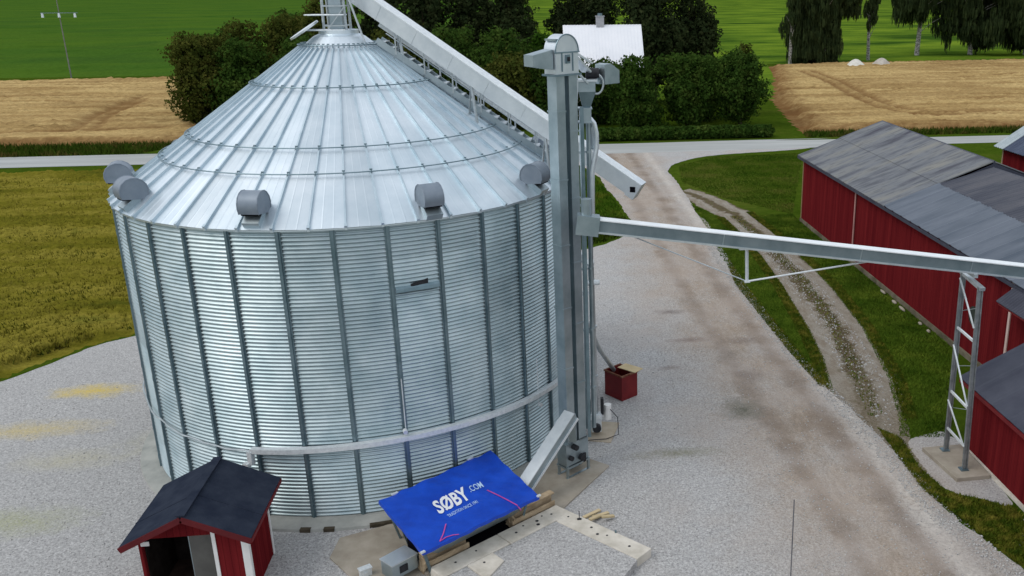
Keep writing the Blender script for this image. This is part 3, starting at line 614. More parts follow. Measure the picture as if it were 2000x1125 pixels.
hd.prism(pr,-.235,.235,Mh); hd.build('head',galv_light,el,True,angle=30)
q=MB(); 
for v_ in (.24,): 
    q.tube([EB(.43*math.cos(a),v_,13.18+.46*math.sin(a)) for a in [R(10*i) for i in range(19)]],.02,5); q.box(EB(0,.245,13.16),(.92,.03,.04),MU); q.box(EB(0,.26,12.98),(.14,.06,.24),MU)
    q.box(EB(-.2,.245,12.9),(.03,.03,.5),MU); q.box(EB(.2,.245,12.9),(.03,.03,.5),MU)
q.box(EB(0,0,12.55),(1.0,.56,.05),MU)
q.build('head_frame',stiff_m,el)
q=MB(); q.box(EB(0,.30,12.98),(.08,.04,.12),MU); q.build('bearing',dark_m,el)
q=MB(); Ms=Mh.copy(); Ms.translation=EB(0,-.02,13.13); q.prism([(-.46,.12),(-.46,-.42),(-1.18,-.30),(-1.18,.0)],-.19,.19,Ms); q.build('discharge_hood',galv_duct,el)
q=MB(); Ms=Mh.copy(); Ms.translation=E0+Vector((1.22,.95,12.5)); q.prism([(-.1,.24),(.15,.26),(.50,.05),(.50,-.32),(-.1,-.32)],-.2,.2,Ms); q.build('discharge_hood',galv_duct,el)
q=MB(); a=EB(.44,0,13.0); b=E0+Vector((.75,.75,12.55)); q.beam(a,b,.34,.06); q.beam(EB(.40,.1,13.15),E0+Vector((.9,.55,12.8)),.05,.05); q.beam(EB(.40,.2,12.6),E0+Vector((.75,.4,12.25)),.05,.05); q.build('spout',galv_light,el)
q=MB(); c0=E0+Vector((.72,.72,12.32)); q.box(c0,(.62,.5,.06)); q.beam(c0+Vector((-.25,-.2,0)),c0+Vector((-.3,-.2,-.7)),.04,.04); q.box(c0+Vector((-.28,.0,.1)),(.08,.45,.12)); q.build('platform',galv_light,el)
q=MB(); 
for s_ in (0,): q.tube([c0+Vector((.30+.0*i,0,-.12))+Vector((.20*math.cos(R(-110+20*i)),0,.28*math.sin(R(-110+20*i)))) for i in range(12)],.03,8)
q.build('belt_guard',tube_m,el,True)
q=MB(); q.tube([c0+Vector((.0,.1,.18)),c0+Vector((.38,.1,.18))],.15,14); q.build('motor',dark_m,el,True)
q=MB(); q.box(c0+Vector((.0,0,-.18)),(.5,.42,.28)); q.build('valve_box',galv_duct,el)
q=MB(); cc=c0+Vector((.02,0,-.32)); q.add([cc+Vector((a*.24,b*.2,0)) for a,b in((-1,-1),(1,-1),(1,1),(-1,1))]+[cc+Vector((-.03+a*.1,b*.1,-.5)) for a,b in((-1,-1),(1,-1),(1,1),(-1,1))],[(0,1,5,4),(1,2,6,5),(2,3,7,6),(3,0,4,7)]); q.build('funnel',stiff_m,el)
q=MB(); q.box(c0+Vector((-.05,0,-1.0)),(.34,.34,.42)); q.box(c0+Vector((-.05,0,-.80)),(.40,.40,.04)); q.box(c0+Vector((-.05,0,-1.2)),(.40,.40,.04)); q.build('divider_box',galv_duct,el)
for dx,dy in ((-.14,-.02),(.06,.05)):
    x_,y_=c0.x-.02+dx,c0.y+dy; q=MB(); q.tube([(x_,y_,11.1),(x_-.02,y_,4.2),(x_-.03,y_,1.2)],.075,10)
    for z in (2.6,4.6,6.6,8.6,10.2): q.tube([(x_-.02,y_,z),(x_-.02,y_,z+.06)],.095,10)
    q.build('down_pipe',galv_duct,el,True)
q=MB(); q.tube([c0+Vector(p) for p in ((.08,.0,-1.1),(.20,.02,-1.25),(.27,.03,-1.55),(.27,.02,-1.95),(.20,.0,-2.3),(.12,0,-2.7),(.10,0,-4.4))],.075,10); q.build('hose',galv_light,el,True)
q=MB(); q.beam(E0+Vector((.55,.35,1.1)),E0+Vector((.55,.35,11.6)),.10,.16); q.build('support_post',stiff_m,el)
# boot
q=MB(); q.box(EB(-.02,0,.85),(.95,.42,.75),MU); q.box(EB(-.02,0,.42),(1.0,.48,.05),MU)
for a,b in ((-.45,-.2),(.45,-.2),(-.45,.2),(.45,.2)): q.box(EB(a,b,.24),(.07,.07,.46),MU)
q.box(EB(0,.2,.05),(1.0,.09,.06),MU); q.box(EB(0,-.2,.05),(1.0,.09,.06),MU); q.build('boot',galv_duct,el)
q=MB(); q.tube([EB(.12,.22,.62),EB(.12,.34,.62)],.11,12); q.tube([EB(-.2,.22,1.1),EB(-.2,.40,1.1)],.09,12); q.tube([EB(-.34,.22,.75),EB(-.34,.33,.75)],.08,12); q.box(EB(.26,.24,.55),(.10,.04,.3),MU); q.build('drive',dark_m,el,True)
# ================================================================ pit conveyor (level part under the tarpaulin, then rising to the boot)
pc=thing('feed_conveyor','grey box conveyor rising from under the blue tarpaulin to the elevator foot','conveyor',(-3.5,21.7,0))
A0=Vector((-3.62,21.55,.42)); A1=Vector((-1.15,23.85,.42)); A1=Vector((-.75,24.15,.45)); A2=EB(-.28,.28,2.25)
q=MB(); q.beam(A0+Vector((0,0,-.04)),A1,.36,.34); q.build('level_trough',galv_duct,pc)
q=MB(); q.beam(A1,A2,.34,.30); q.build('rising_trough',galv_duct,pc)
d_=(A2-A1).normalized(); 
q=MB(); sdv=d_.cross(ZV).normalized(); upd=sdv.cross(d_); q.beam(A1+upd*.165,A2+upd*.165,.42,.03); q.build('cover',galv_light,pc)
q=MB(); q.beam(A1+sdv*.19-upd*.13,A2+sdv*.19-upd*.13,.03,.08); q.build('side_rail',white_zinc,pc)
q=MB(); d0=(A1-A0).normalized(); q.beam(A0-d0*.62+ZV*.02,A0+d0*.15+ZV*.02,.50,.42); q.build('tail_box',galv_duct,pc)
q=MB(); q.beam(A0-d0*.64+ZV*.25,A0+d0*.16+ZV*.25,.56,.03); q.build('tail_cover',galv_light,pc)
q=MB(); sd0=d0.cross(ZV); q.box(A0-d0*.28+sd0*.262+ZV*.02,(.24,.02,.2),MU); q.box(A0+d0*.25+sd0*.19+ZV*.02,(.18,.03,.12),MU); q.build('opening',dark_m,pc)
q=MB(); q.beam(A2+U*.02-d_*.05,EB(-.16,.16,1.3),.26,.26); q.build('head_spout',galv_duct,pc)
# ================================================================ inclined conveyor over the roof
ic=thing('inclined_conveyor','long pale steel box conveyor rising over the silo roof behind the elevator','conveyor',(3.4,28.0,0))
I0=Vector((3.42,27.95,8.83)); I1=Vector((-5.6,31.95,14.95)); di=(I1-I0).normalized(); si=di.cross(ZV).normalized(); ui=si.cross(di)
q=MB(); q.beam(I0,I1,.44,.50); q.build('trough',galv_light,ic)
q=MB(); q.beam(I0+ui*.265,I1+ui*.265,.52,.03); q.build('cover',white_zinc,ic)
for k in range(9): q=MB(); p=I0.lerp(I1,k/8.0*.98+.01); q.beam(p-di*.012,p+di*.012,.46,.52); q.build('flange',galv_light,ic)
q=MB(); q.beam(I0-di*.02,I0+di*.30,.50,.57); q.build('tail_box',galv_light,ic)
q=MB(); pm=I0+di*.15; q.beam(pm-si*.262,pm+si*.262,.17,.17); q.build('inspection_hole',black_m,ic)
for k in (.3,.55,.8):
    q=MB(); p=I0.lerp(I1,k); r_=math.hypot(p.x-SX,p.y-SY); zz_=cz(r_); q.beam((p.x,p.y,zz_),p-ui*.25,.07,.07); q.beam((p.x-.25,p.y+.35,cz(math.hypot(p.x-.25-SX,p.y+.35-SY))),p-ui*.25,.05,.05); q.build('support',tube_m,ic)
q=MB(); q.tube([c0+Vector((.1,.2,-1.3)),I0.lerp(I1,.17)+ui*.3],.10,10); q.build('inlet_pipe',galv_duct,ic,True)
q=MB(); q.beam(I1-di*.1,I1+di*.7,.6,.7); q.build('head_box',galv_light,ic)
# ================================================================ level conveyor to the barn
TX,TY=13.42,25.3
lc=thing('overhead_conveyor','long straight steel box conveyor spanning from the elevator to the lattice tower','conveyor',(1.5,25.6,0))
C0=Vector((1.42,25.62,8.42)); CT=Vector((13.2,25.3,6.76)); dc=(CT-C0).normalized(); C1=C0+dc*17.5; sc_=dc.cross(ZV).normalized(); uc=sc_.cross(dc)
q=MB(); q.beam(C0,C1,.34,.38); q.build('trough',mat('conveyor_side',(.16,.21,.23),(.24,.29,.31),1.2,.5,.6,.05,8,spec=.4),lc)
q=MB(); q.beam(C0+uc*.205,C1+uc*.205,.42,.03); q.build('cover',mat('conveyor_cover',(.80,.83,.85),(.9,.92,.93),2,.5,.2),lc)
q=MB(); q.beam(C0+sc_*.19-uc*.16,C1+sc_*.19-uc*.16,.04,.05); q.beam(C0-sc_*.19-uc*.16,C1-sc_*.19-uc*.16,.04,.05); q.build('edge_rail',galv_light,lc)
for k in (4.2,8.4,11.9): q=MB(); p=C0+dc*k; q.beam(p-dc*.015,p+dc*.015,.37,.41); q.build('flange',galv_duct,lc)
q=MB(); q.beam(C0-dc*.1,C0+dc*.55,.46,.56); q.tube([C0+dc*.2+ZV*.2,C0+dc*.2+ZV*.75],.16,12); q.build('tail_box',galv_duct,lc)
kp=Vector((6.34,25.45,0)); kt=C0+dc*((6.34-C0.x)/dc.x)-uc*.19; kb=Vector((6.34,25.45,6.52))
q=MB(); q.beam(kt,kb,.07,.07); q.box(kt+Vector((0,0,.0)),(.5,.3,.03)); q.box(kb,(.16,.16,.04)); q.build('king_post',white_zinc,lc)
for ex in (2.9,10.1):
    e_=C0+dc*((ex-C0.x)/dc.x)-uc*.19; q=MB(); q.tube([e_,kb],.018 if ex<5 else .028,6); q.build('tie_rod',white_zinc if ex>5 else tube_m,lc)
# ================================================================ support tower + pad
pad=MB(); pad.prism([(12.75,26.25),(12.98,24.15),(14.12,24.2),(14.13,26.3)],-.05,.14); tag(pad.build('concrete_pad',conc,bevel=.012),'square concrete pad under the lattice tower','slab')
tower_m=mat('tower_zinc',(.20,.22,.23),(.32,.34,.35),4,.5,.6)
tw=thing('support_tower','galvanised lattice tower with two legs holding up the overhead conveyor','tower',(TX,TY,.14))
zt=6.38
LF=[Vector((13.44,24.66,.14)),Vector((13.30,24.72,zt-.12))]; LBk=[Vector((13.42,25.98,.14)),Vector((13.30,25.86,zt))]
for a,b in (LF,LBk):
    q=MB(); q.beam(a,b,.085,.085,(0,1,0)); q.beam(a+Vector((.10,0,0)),b+Vector((.10,0,0)),.035,.085,(0,1,0)); l_=q.build('leg',tower_m,tw)
    q=MB(); q.box(a+Vector((0,0,.015)),(.26,.26,.03)); q.build('base_plate',stiff_m,l_)
def lv(L_,z): a,b=L_; return a.lerp(b,(z-a.z)/(b.z-a.z))
for z1,z2 in ((4.55,4.5),(2.32,2.25),(.98,.92)):
    q=MB(); q.beam(lv(LBk,z1),lv(LF,z2),.06,.07); q.build('rung',white_zinc,tw)
for z1,z2 in ((6.2,4.95),(3.95,2.35),(2.0,.95)):
    q=MB(); q.beam(lv(LBk,z1)-Vector((.06,0,0)),lv(LF,z2)-Vector((.06,0,0)),.045,.03); q.build('brace',white_zinc,tw)
q=MB(); q.beam(lv(LBk,6.3)+Vector((.05,.1,.05)),lv(LF,6.1)+Vector((.05,-.12,.12)),.16,.10); q.box((13.34,25.3,6.50),(.12,.5,.12)); q.build('head_plate',tube_m,tw)
for z in (5.1,3.2,1.7): q=MB(); q.tube([lv(LBk,z)+Vector((.12,0,0)),lv(LF,z+.5)+Vector((.12,0,0))],.01,4); q.build('thin_tie',tube_m,tw)
# ================================================================ concrete slabs, beams, boards
SL=.07
s1=MB(); s1.prism([(2.23,26.57),(1.62,27.1),(.4,27.9),(-1.2,25.9),(-1.9,24.9),(-1.6,24.6),(-.6,23.0),(.38,23.8)],-.05,SL); tag(s1.build('concrete_slab',conc,bevel=.01),'brown stained concrete slab under the elevator foot','slab')
q=MB(); q.beam((1.05,27.0,SL+.004),(1.75,25.2+.6,SL+.004),.012,.003); 
s2=MB(); s2.prism([(-5.73,23.45),(-5.83,22.5),(-4.93,21.3),(-4.5,20.6),(-3.0,21.6),(-2.6,23.2),(-3.7,24.4),(-4.6,23.9)],-.05,SL-.01); tag(s2.build('concrete_slab',conc,bevel=.01),'brown stained concrete slab left of the blue tarpaulin','slab')
s3=MB(); s3.prism([(1.61,28.45),(2.43,28.19),(2.88,29.63),(1.9,29.9)],-.05,.06); tag(s3.build('concrete_slab',mat('concrete_sand',(.40,.34,.26),(.5,.43,.34),2,.9),bevel=.01),'small sandy concrete slab under the screw conveyor','slab')
# loading ramp: light concrete beams framing gravel
Zr=.28
def cbeam(p,label,zt_=Zr,m=conc_l,holes=()):
    q=MB(); q.prism(p,-.05,zt_); o=tag(q.build('concrete_beam',m,bevel=.02),label,'beam',None); 
    for hx,hy,r_ in holes:
        h=MB(); h.tube([(hx,hy,zt_+.001),(hx,hy,zt_+.005)],r_,10); h.build('lifting_hole',dark_m,o)
    return o
b0=Vector((-3.02,21.35)); b1=Vector((.42,24.02))
def along(a,b,t,off=0):
    d=(b-a).normalized(); nrm_=Vector((d.y,-d.x)); p=a.lerp(b,t)+nrm_*off; return (p.x,p.y)
wd=.62
cbeam([along(b0,b1,0,0),along(b0,b1,.50,0),along(b0,b1,.50,wd),along(b0,b1,0,wd)],'long concrete beam with lifting holes, lower left one in front of the pit',holes=[(*along(b0,b1,.14,.3),.035),(*along(b0,b1,.30,.25),.03)])
cbeam([along(b0,b1,.503,0),along(b0,b1,1.0,0),along(b0,b1,1.0,wd+.02),along(b0,b1,.503,wd+.02)],'concrete beam with dark holes ending at the far corner of the gravel ramp',Zr+.005,holes=[(*along(b0,b1,.60,.33),.04),(*along(b0,b1,.68,.2),.03),(*along(b0,b1,.78,.28),.05),(*along(b0,b1,.76,.45),.055),(*along(b0,b1,.9,.3),.035),(*along(b0,b1,.84,.18),.03)])
c0_=Vector((.42,24.02)); c1_=Vector((2.92,21.45)); 
cbeam([along(c0_,c1_,.0,.0),along(c0_,c1_,1,0),along(c0_,c1_,1,.62),along(c0_,c1_,.17,.62)],'concrete beam along the right side of the gravel ramp',Zr-.005,holes=[(*along(c0_,c1_,.2,.25),.03),(*along(c0_,c1_,.45,.25),.04),(*along(c0_,c1_,.55,.4),.045),(*along(c0_,c1_,.62,.28),.03),(*along(c0_,c1_,.85,.3),.04)])
cbeam([along(b0,b1,.17,wd+.03),along(b0,b1,.36,wd+.03),along(b0,b1,.36,wd+.55),along(b0,b1,.17,wd+.9)],'short pale concrete block lying on the gravel ramp by the lower beam',Zr+.02,holes=[(*along(b0,b1,.26,wd+.25),.035)])
rp=MB(); rp.prism([along(b0,b1,0,wd+.01),along(b0,b1,1.0,wd+.03),(2.47,21.0),(1.2,19.0),(-1.2,17.5),(-2.9,19.2)],-.05,Zr-.03); struct(rp.build('ramp_gravel',gravel))
q=MB(); q.prism([along(b0,b1,-.02,-.55),along(b0,b1,1.02,-.55),along(b0,b1,1.02,-.02),along(b0,b1,-.02,-.02)],-.05,.12); tag(q.build('concrete_kerb',conc),'brown concrete kerb between the beams and the intake pit','kerb')
# planks leaning on the pit edge
def plank(t0_,t1_,label,z0=.35,z1=.95):
    a=along(b0,b1,t0_,-.25); b=along(b0,b1,t1_,-.25); q=MB(); q.beam((*a,z0),(*b,z0),.07,.5); q.beam((*along(b0,b1,t0_,-.18),z0+.30),(*along(b0,b1,t1_,-.18),z0+.30),.22,.045); q.beam((*along(b0,b1,t0_,-.08),z0-.02),(*along(b0,b1,t1_,-.08),z0-.02),.05,.16)
    q.beam((*along(b0,b1,t0_+.01,-.35),z0),(*along(b0,b1,t0_+.01,-.08),z0-.1),.05,.5)
    return tag(q.build('pit_board',wood,bevel=.01),label,'board')
plank(-.03,.30,'weathered timber board along the pit edge, the one nearest the camera')
plank(.64,1.0,'weathered timber board along the pit edge, beside the pink strap')
q=MB(); q.prism([along(b0,b1,.30,-1.5),along(b0,b1,.66,-1.5),along(b0,b1,.66,-.04),along(b0,b1,.30,-.04)],-.05,.135); q.prism([along(b0,b1,-.02,-.9),along(b0,b1,-.01,-.9),along(b0,b1,-.01,-.3),along(b0,b1,-.02,-.3)],.0,.8); tag(q.build('pit_opening',black_m),'dark opening of the intake pit between the two timber boards','pit')
# scattered wood by the beam corner
for i,(x_,y_,a_,l_) in enumerate(((1.45,23.75,35,.62),(1.7,23.6,28,.55),(1.55,23.45,40,.5),(1.9,23.4,20,.4))):
    q=MB(); q.box((x_,y_,.06+.03*i),(l_,.11,.05),Matrix.Rotation(R(a_),3,'Z')@Matrix.Rotation(R(4*i),3,'Y')); tag(q.build('wood_offcut',ply),'light wood offcut in the small heap beside the concrete beam corner','offcut','wood offcuts by the ramp')
q=MB(); q.tube([(1.05,23.15,Zr),(1.05,23.15,Zr+.28)],.012,6); q.box((1.05,23.15,Zr+.01),(.12,.08,.02)); tag(q.build('steel_pin',dark_m),'short dark steel pin standing on the right concrete beam','pin')
q=MB(); q.tube([(2.05,22.35,.0),(2.02,22.33,.34)],.03,8); tag(q.build('steel_stub',stiff_m),'short bent steel stub beside the right concrete beam','pin')
hx=MB(); hx.box((-4.72,21.55,.16),(.3,.16,.2),Matrix.Rotation(R(30),3,'Z')); hx.box((-4.72,21.55,.28),(.34,.2,.03),Matrix.Rotation(R(30),3,'Z')); hx.box((-4.68,21.46,.14),(.09,.02,.13),Matrix.Rotation(R(30),3,'Z')); tag(hx.build('junction_box',[white_zinc]),'small pale metal box standing on the left slab','box')
TP=[(-4.53,23.34,1.2),(-1.50,25.83,1.25),(-.08,23.14,1.15),(-3.07,20.74,1.15)]
# ================================================================ hopper + tarpaulin
T=[Vector(p) for p in TP]   # far-left, far-right, near-right, near-left
hp=thing('intake_hopper','galvanised steel intake hopper under the blue tarpaulin','hopper',(-2.3,23.3,0))
ct=sum(T,Vector())/4
def ins_(p,k,dz): return Vector((ct.x+(p.x-ct.x)*k,ct.y+(p.y-ct.y)*k,p.z+dz))
tp=[ins_(p,.93,-.10) for p in T]; bt=[ins_(p,.66,-.62) for p in T]; b3=[ins_(p,.30,-.80) for p in T]
q=MB(); q.add(tp+bt,[(0,1,5,4),(1,2,6,5),(2,3,7,6),(3,0,4,7)]); q.add(bt+b3,[(0,1,5,4),(1,2,6,5),(2,3,7,6),(3,0,4,7)]); q.build('hopper_body',galv_duct,hp)
for i in range(4):
    q=MB(); q.beam(tp[i],tp[(i+1)%4],.07,.07); q.build('rim',galv_light,hp)
for p in [T[0].lerp(T[3],k) for k in (.06,.35,.65,.93)]+[T[1].lerp(T[2],k) for k in (.1,.5,.9)]:
    a=ins_(p,.93,-.13); q=MB(); q.beam(a,(ins_(p,.80,0).x,ins_(p,.80,0).y,.06),.07,.05); q.build('leg',stiff_m,hp)
nu,nv=60,40
def tz(u,v):
    s_=.010*math.sin(9*u+3*v)+.006*math.sin(19*u-9*v+1)+.005*math.sin(41*u-22*v)+.022*math.sin(31*u+2)*max(0,1-4*v)+.014*math.sin(26*v+4*u)*max(0,1-4*(1-u))
    s_+=.03*math.exp(-((u-.5)/.25)**2)*math.sin(math.pi*v)
    return s_
def tpt(u,v,dz=0):
    p=T[0].lerp(T[1],u).lerp(T[3].lerp(T[2],u),v); return Vector((p.x,p.y,p.z+tz(u,v)+dz))
tv=[tpt(i/nu,j/nv) for j in range(nv+1) for i in range(nu+1)]
q=MB(); q.add(tv,[(j*(nu+1)+i,(j+1)*(nu+1)+i,(j+1)*(nu+1)+i+1,j*(nu+1)+i+1) for j in range(nv) for i in range(nu)])
# hem hanging over the rim
loop=[(i/nu,0) for i in range(nu+1)]+[(1,j/nv) for j in range(1,nv+1)]+[(1-i/nu,1) for i in range(1,nu+1)]+[(0,1-j/nv) for j in range(1,nv)]
L1=[tpt(u,v) for u,v in loop]; L2=[]
for k,p in enumerate(L1): 
    c_=p-ct; c_.z=0; L2.append(p+c_.normalized()*.02-ZV*(.085+.01*math.sin(k*.7)))
nL=len(L1); q.add(L1+L2,[(i,(i+1)%nL,nL+(i+1)%nL,nL+i) for i in range(nL)])
tarp=thing('tarpaulin','bright blue tarpaulin with white lettering laid over the intake hopper','tarpaulin',(ct.x,ct.y,1.0))
q.build('sheet',tarp_m,tarp,True,angle=0)
# lettering follows the cloth
def lettering(txt,u0,v0,u1,v1,hgt,m,nm,bold=0.0,shear=.18):
    cu=bpy.data.curves.new(nm,'FONT'); cu.body=txt; cu.size=1; cu.offset=bold; cu.shear=shear; cu.resolution_u=3; cu.extrude=0
    ob=bpy.data.objects.new(nm,cu); col.objects.link(ob); dg=bpy.context.evaluated_depsgraph_get(); dg.update()
    me=bpy.data.meshes.new_from_object(ob.evaluated_get(dg)); bpy.data.objects.remove(ob); bpy.data.curves.remove(cu)
    bm=bmesh.new(); bm.from_mesh(me); bmesh.ops.triangulate(bm,faces=bm.faces[:]); bmesh.ops.subdivide_edges(bm,edges=[e for e in bm.edges if e.calc_length()>.12],cuts=1); bm.to_mesh(me)
    xs=[v.co.x for v in me.vertices]; ys=[v.co.y for v in me.vertices]; x0,x1,y0,y1=min(xs),max(xs),min(ys),max(ys)
    a=tpt(u0,v0); b=tpt(u1,v1); L_=(b-a).length; off=world_loc(tarp)
    for v in me.vertices:
        s_=(v.co.x-x0)/(x1-x0); h_=(v.co.y-y0)/(y1-y0)*hgt
        u=u0+(u1-u0)*s_; vv_=v0+(v1-v0)*s_-h_; p=tpt(u,vv_,.022); v.co=p-off
    me.materials.clear(); me.materials.append(m); bm.free()
    o=bpy.data.objects.new(nm,me); col.objects.link(o); o.parent=tarp; return o
white_ink=mat('white_print',(.78,.80,.82),rough=.5); blue_ink=mat('pale_blue_print',(.45,.62,.85),rough=.5)
lettering('SØBY',.285,.62,.575,.62,.24,white_ink,'lettering',.030)
lettering('.COM',.59,.53,.715,.53,.11,blue_ink,'lettering',.012)
lettering('TRADITION SINCE 1941',.32,.72,.575,.72,.05,blue_ink,'lettering',.004,0)
sp=MB(); pts=[tpt(u,v,.02) for u,v in ((.705,.60),(.735,.72),(.77,.86),(.80,.99))]+[tpt(.815,1.0,.0)+Vector((.05,-.06,-.12))]
for a,b in zip(pts[:-1],pts[1:]): sp.beam(a,b,.035,.008)
tag(sp.build('strap',strap_m),'pink strap lying straight across the right half of the blue tarpaulin','strap')
sp=MB(); pts=[tpt(u,v,.02) for u,v in ((.27,.78),(.20,.90),(.145,.97),(.20,.955),(.25,.97),(.29,1.0))]
for a,b in zip(pts[:-1],pts[1:]): sp.beam(a,b,.032,.008)
tag(sp.build('strap',strap_m),'pink strap bent into a hook at the near left corner of the tarpaulin','strap')
for i,(u,v,lb) in enumerate(((.13,0,'far left'),(.80,0,'far right'),(1.0,1.0,'right'),(0.0,1.0,'near left'))):
    q=MB(); p=tpt(u,v,.02); q.box(p,(.2 if v==0 else .12,.07,.04),MU); q.build('corner_clip',white_zinc,tarp)
# ================================================================ screw conveyor with red crate
ag=thing('screw_conveyor','steep grey tube conveyor with motor standing behind the elevator','conveyor',(2.0,29.0,0))
q=MB(); q.tube([(1.99,29.0,.7),(1.93,28.9,6.25)],.10,12); 
for z in (2.2,4.0,5.6): q.tube([(1.97,28.96,z),(1.97,28.96,z+.05)],.13,12)
q.build('tube',tube_m,ag,True)
q=MB(); q.box((2.0,28.95,.42),(.34,.36,.5)); q.box((2.0,28.92,.72),(.4,.34,.14)); q.build('inlet_box',white_zinc,ag)
q=MB(); q.tube([(2.0,28.78,.36),(2.0,28.62,.36)],.15,14); q.build('motor',dark_m,ag,True)
for x_,h_ in ((1.78,.5),(2.22,.6)): q=MB(); q.box((x_,29.0,1.05),(.10,.17,h_)); q.build('bracket',dark_m,ag)
q=MB(); q.tube([(2.42,29.1,.5),(2.42,29.1,1.05)],.13,12); q.build('drum',white_p,ag,True)
q=MB(); q.tube([(1.93,28.9,6.2),(1.90,28.6,6.4)],.12,12); q.tube([(1.75,28.85,5.6),(2.2,28.85,5.6)],.09,10); q.box((1.72,28.8,5.25),(.34,.14,.16)); q.box((1.60,28.9,6.45),(.42,.3,.3)); q.build('head',white_zinc,ag,True)
q=MB(); q.beam((1.90,28.8,5.5),(1.63,28.5,3.6),.13,.05,(0,1,0)); q.build('guard',white_p,ag)
q=MB(); q.tube([(1.73,28.6,4.3),(2.3,30.6,2.5),(2.95,32.35,.95)],.085,10); q.build('spout',tube_m,ag,True)
q=MB(); q.tube([(2.5,29.0,.9),(2.75,28.95,.6),(2.75,28.6,.12),(2.3,28.35,.10),(1.7,28.3,.12),(1.3,28.2,.12)],.015,6); q.build('cable',dark_m,ag,True)
ang=math.atan2(31.45-32.22,3.17-2.59); ca=Vector((math.cos(ang),math.sin(ang),0)); cb_=Vector((-ca.y,ca.x,0)); L1_=.96; L2_=.80
Mc=Matrix((ca,cb_,ZV)).transposed(); cc=Vector((2.59,32.22,0))+ca*L1_/2+cb_*L2_/2+ZV*.52
cr_=thing('wooden_crate','dark red open wooden crate under the conveyor spout','crate',(cc.x,cc.y,0))
q=MB()
for s_ in(-1,1):
    q.box(cc+ca*s_*(L1_/2-.02),(.04,L2_,1.0),Mc); q.box(cc+cb_*s_*(L2_/2-.02),(L1_-.085,.04,1.0),Mc)
q.box(cc-ZV*.47,(L1_-.1,L2_-.1,.05),Mc); q.build('box_body',red_flat,cr_)
q=MB()
for s_ in(-1,1):
    q.box(cc+ca*s_*(L1_/2)+ZV*.49,(.06,L2_+.06,.06),Mc); q.box(cc+cb_*s_*(L2_/2)+ZV*.49,(L1_-.07,.06,.055),Mc)
q.build('rim',mat('worn_red_brown',(.10,.03,.02),(.22,.12,.08),6,.8),cr_)
q=MB(); q.box(cc+ca*.16+cb_*.34+ZV*.545,(.85,.50,.02),Mc@Matrix.Rotation(R(8),3,'Z')); tag(q.build('plywood_sheet',ply),'pale plywood sheet lying over the back of the red crate','board')
# ================================================================ HUT
hut=thing('red_hut','small red hut with black felt gable roof at the foot of the silo','hut',(-8.7,21.7,0))
hz=2.0; rz_=2.62; xl,xr=-10.02,-7.42; yf,yb=21.15,23.05; xm=(xl+xr)/2-.02
q=MB()
th=.08
q.box((xr-th/2,(yf+yb)/2,1.0),(th,yb-yf,2.0)); q.box((xl+th/2,(yf+yb)/2,1.0),(th,yb-yf,2.0)); q.box((xm+.02,yb-th/2,1.0),(xr-xl-2*th-.004,th,2.0))
q.box((xr-.42,yf+th/2,1.0),(.76,th,2.0))                           # front panel right of the opening
q.add([(xl,yf+.002,1.86),(xr,yf+.002,1.86),(xr,yf+.002,hz),(xm,yf+.002,rz_-.02),(xl,yf+.002,hz)],[(0,1,2,3,4)]); q.add([(xl,yf+th,1.86),(xr,yf+th,1.86),(xr,yf+th,hz),(xm,yf+th,rz_-.02),(xl,yf+th,hz)],[(4,3,2,1,0)])
q.add([(xl,yb,hz),(xr,yb,hz),(xm,yb,rz_-.02)],[(0,2,1)])
q.build('wall',red_wall,hut)
ox,oyf,oyb=.25,.43,.66
rf=MB(); e_z=hz-(rz_-hz)/(xr-xm)*ox+.06
RL=[(xl-ox,yf-oyf,e_z),(xm,yf-oyf,rz_+.06),(xm,yb+oyb,rz_+.06),(xl-ox,yb+oyb,e_z)]; RR=[(xr+ox,yf-oyf,e_z),(xm,yf-oyf,rz_+.06),(xm,yb+oyb,rz_+.06),(xr+ox,yb+oyb,e_z)]
rf.slabpoly(RL,.05); rf.slabpoly(RR,.05); 
for k in (.36,): 
    for P_ in (RL,RR):
        a=Vector(P_[0]).lerp(Vector(P_[3]),k)+ZV*.006; b=Vector(P_[1]).lerp(Vector(P_[2]),k)+ZV*.006; rf.beam(a,b,.05,.012)
rf.beam(Vector(RL[1])+ZV*.01,Vector(RL[2])+ZV*.01,.22,.03)
rf.build('roof',hut_roof,hut)
for P_ in (RL,RR):
    q=MB(); q.beam(Vector(P_[0])+Vector((0,-.012,-.09)),Vector(P_[1])+Vector((0,-.012,-.09)),.025,.15); q.build('bargeboard',mat('deep_red_paint',(.085,.006,.009),(.12,.009,.012),2,.7),hut)
    q=MB(); q.beam(Vector(P_[0])+Vector((0,0,-.08)),Vector(P_[3])+Vector((0,0,-.08)),.025,.10); q.build('fascia',red_flat,hut)
for x_,y_,w_ in ((xr+.012,yf+.05,.11),(xr+.012,yb-.05,.10)):
    q=MB(); q.box((x_,y_,.98),(.024,w_,1.95)); q.build('corner_board',white_p,hut)
for x_,w_ in ((xr-.07,.17),(xr-.80,.09)):
    q=MB(); q.box((x_,yf-.014,.98),(w_,.024,1.93)); q.build('corner_board',white_p,hut)
q=MB(); q.box((xl+.10,(yf+yb)/2+.02,.98),(.02,yb-yf-.2,1.92)); q.box((xm,yb-.12,1.0),(xr-xl-.1,.02,1.9)); q.build('inner_shade',mat('shade_dark',(.012,.009,.008),(.025,.02,.018),3,.9),hut)  # added near-black sheets: the hut's inner shade put into colour
q=MB(); q.box((xm-.3,(yf+yb)/2,.04),(xr-xl-.3,yb-yf-.2,.04)); q.build('floor',wood_dark,hut)
q=MB(); q.box((xl+.16,yf+.014,1.72),(.2,.03,.12)); q.build('lamp_box',white_p,hut)
cbn=thing('control_cabinet','grey control cabinet standing inside the red hut opening','cabinet',(-8.75,21.8,.06))
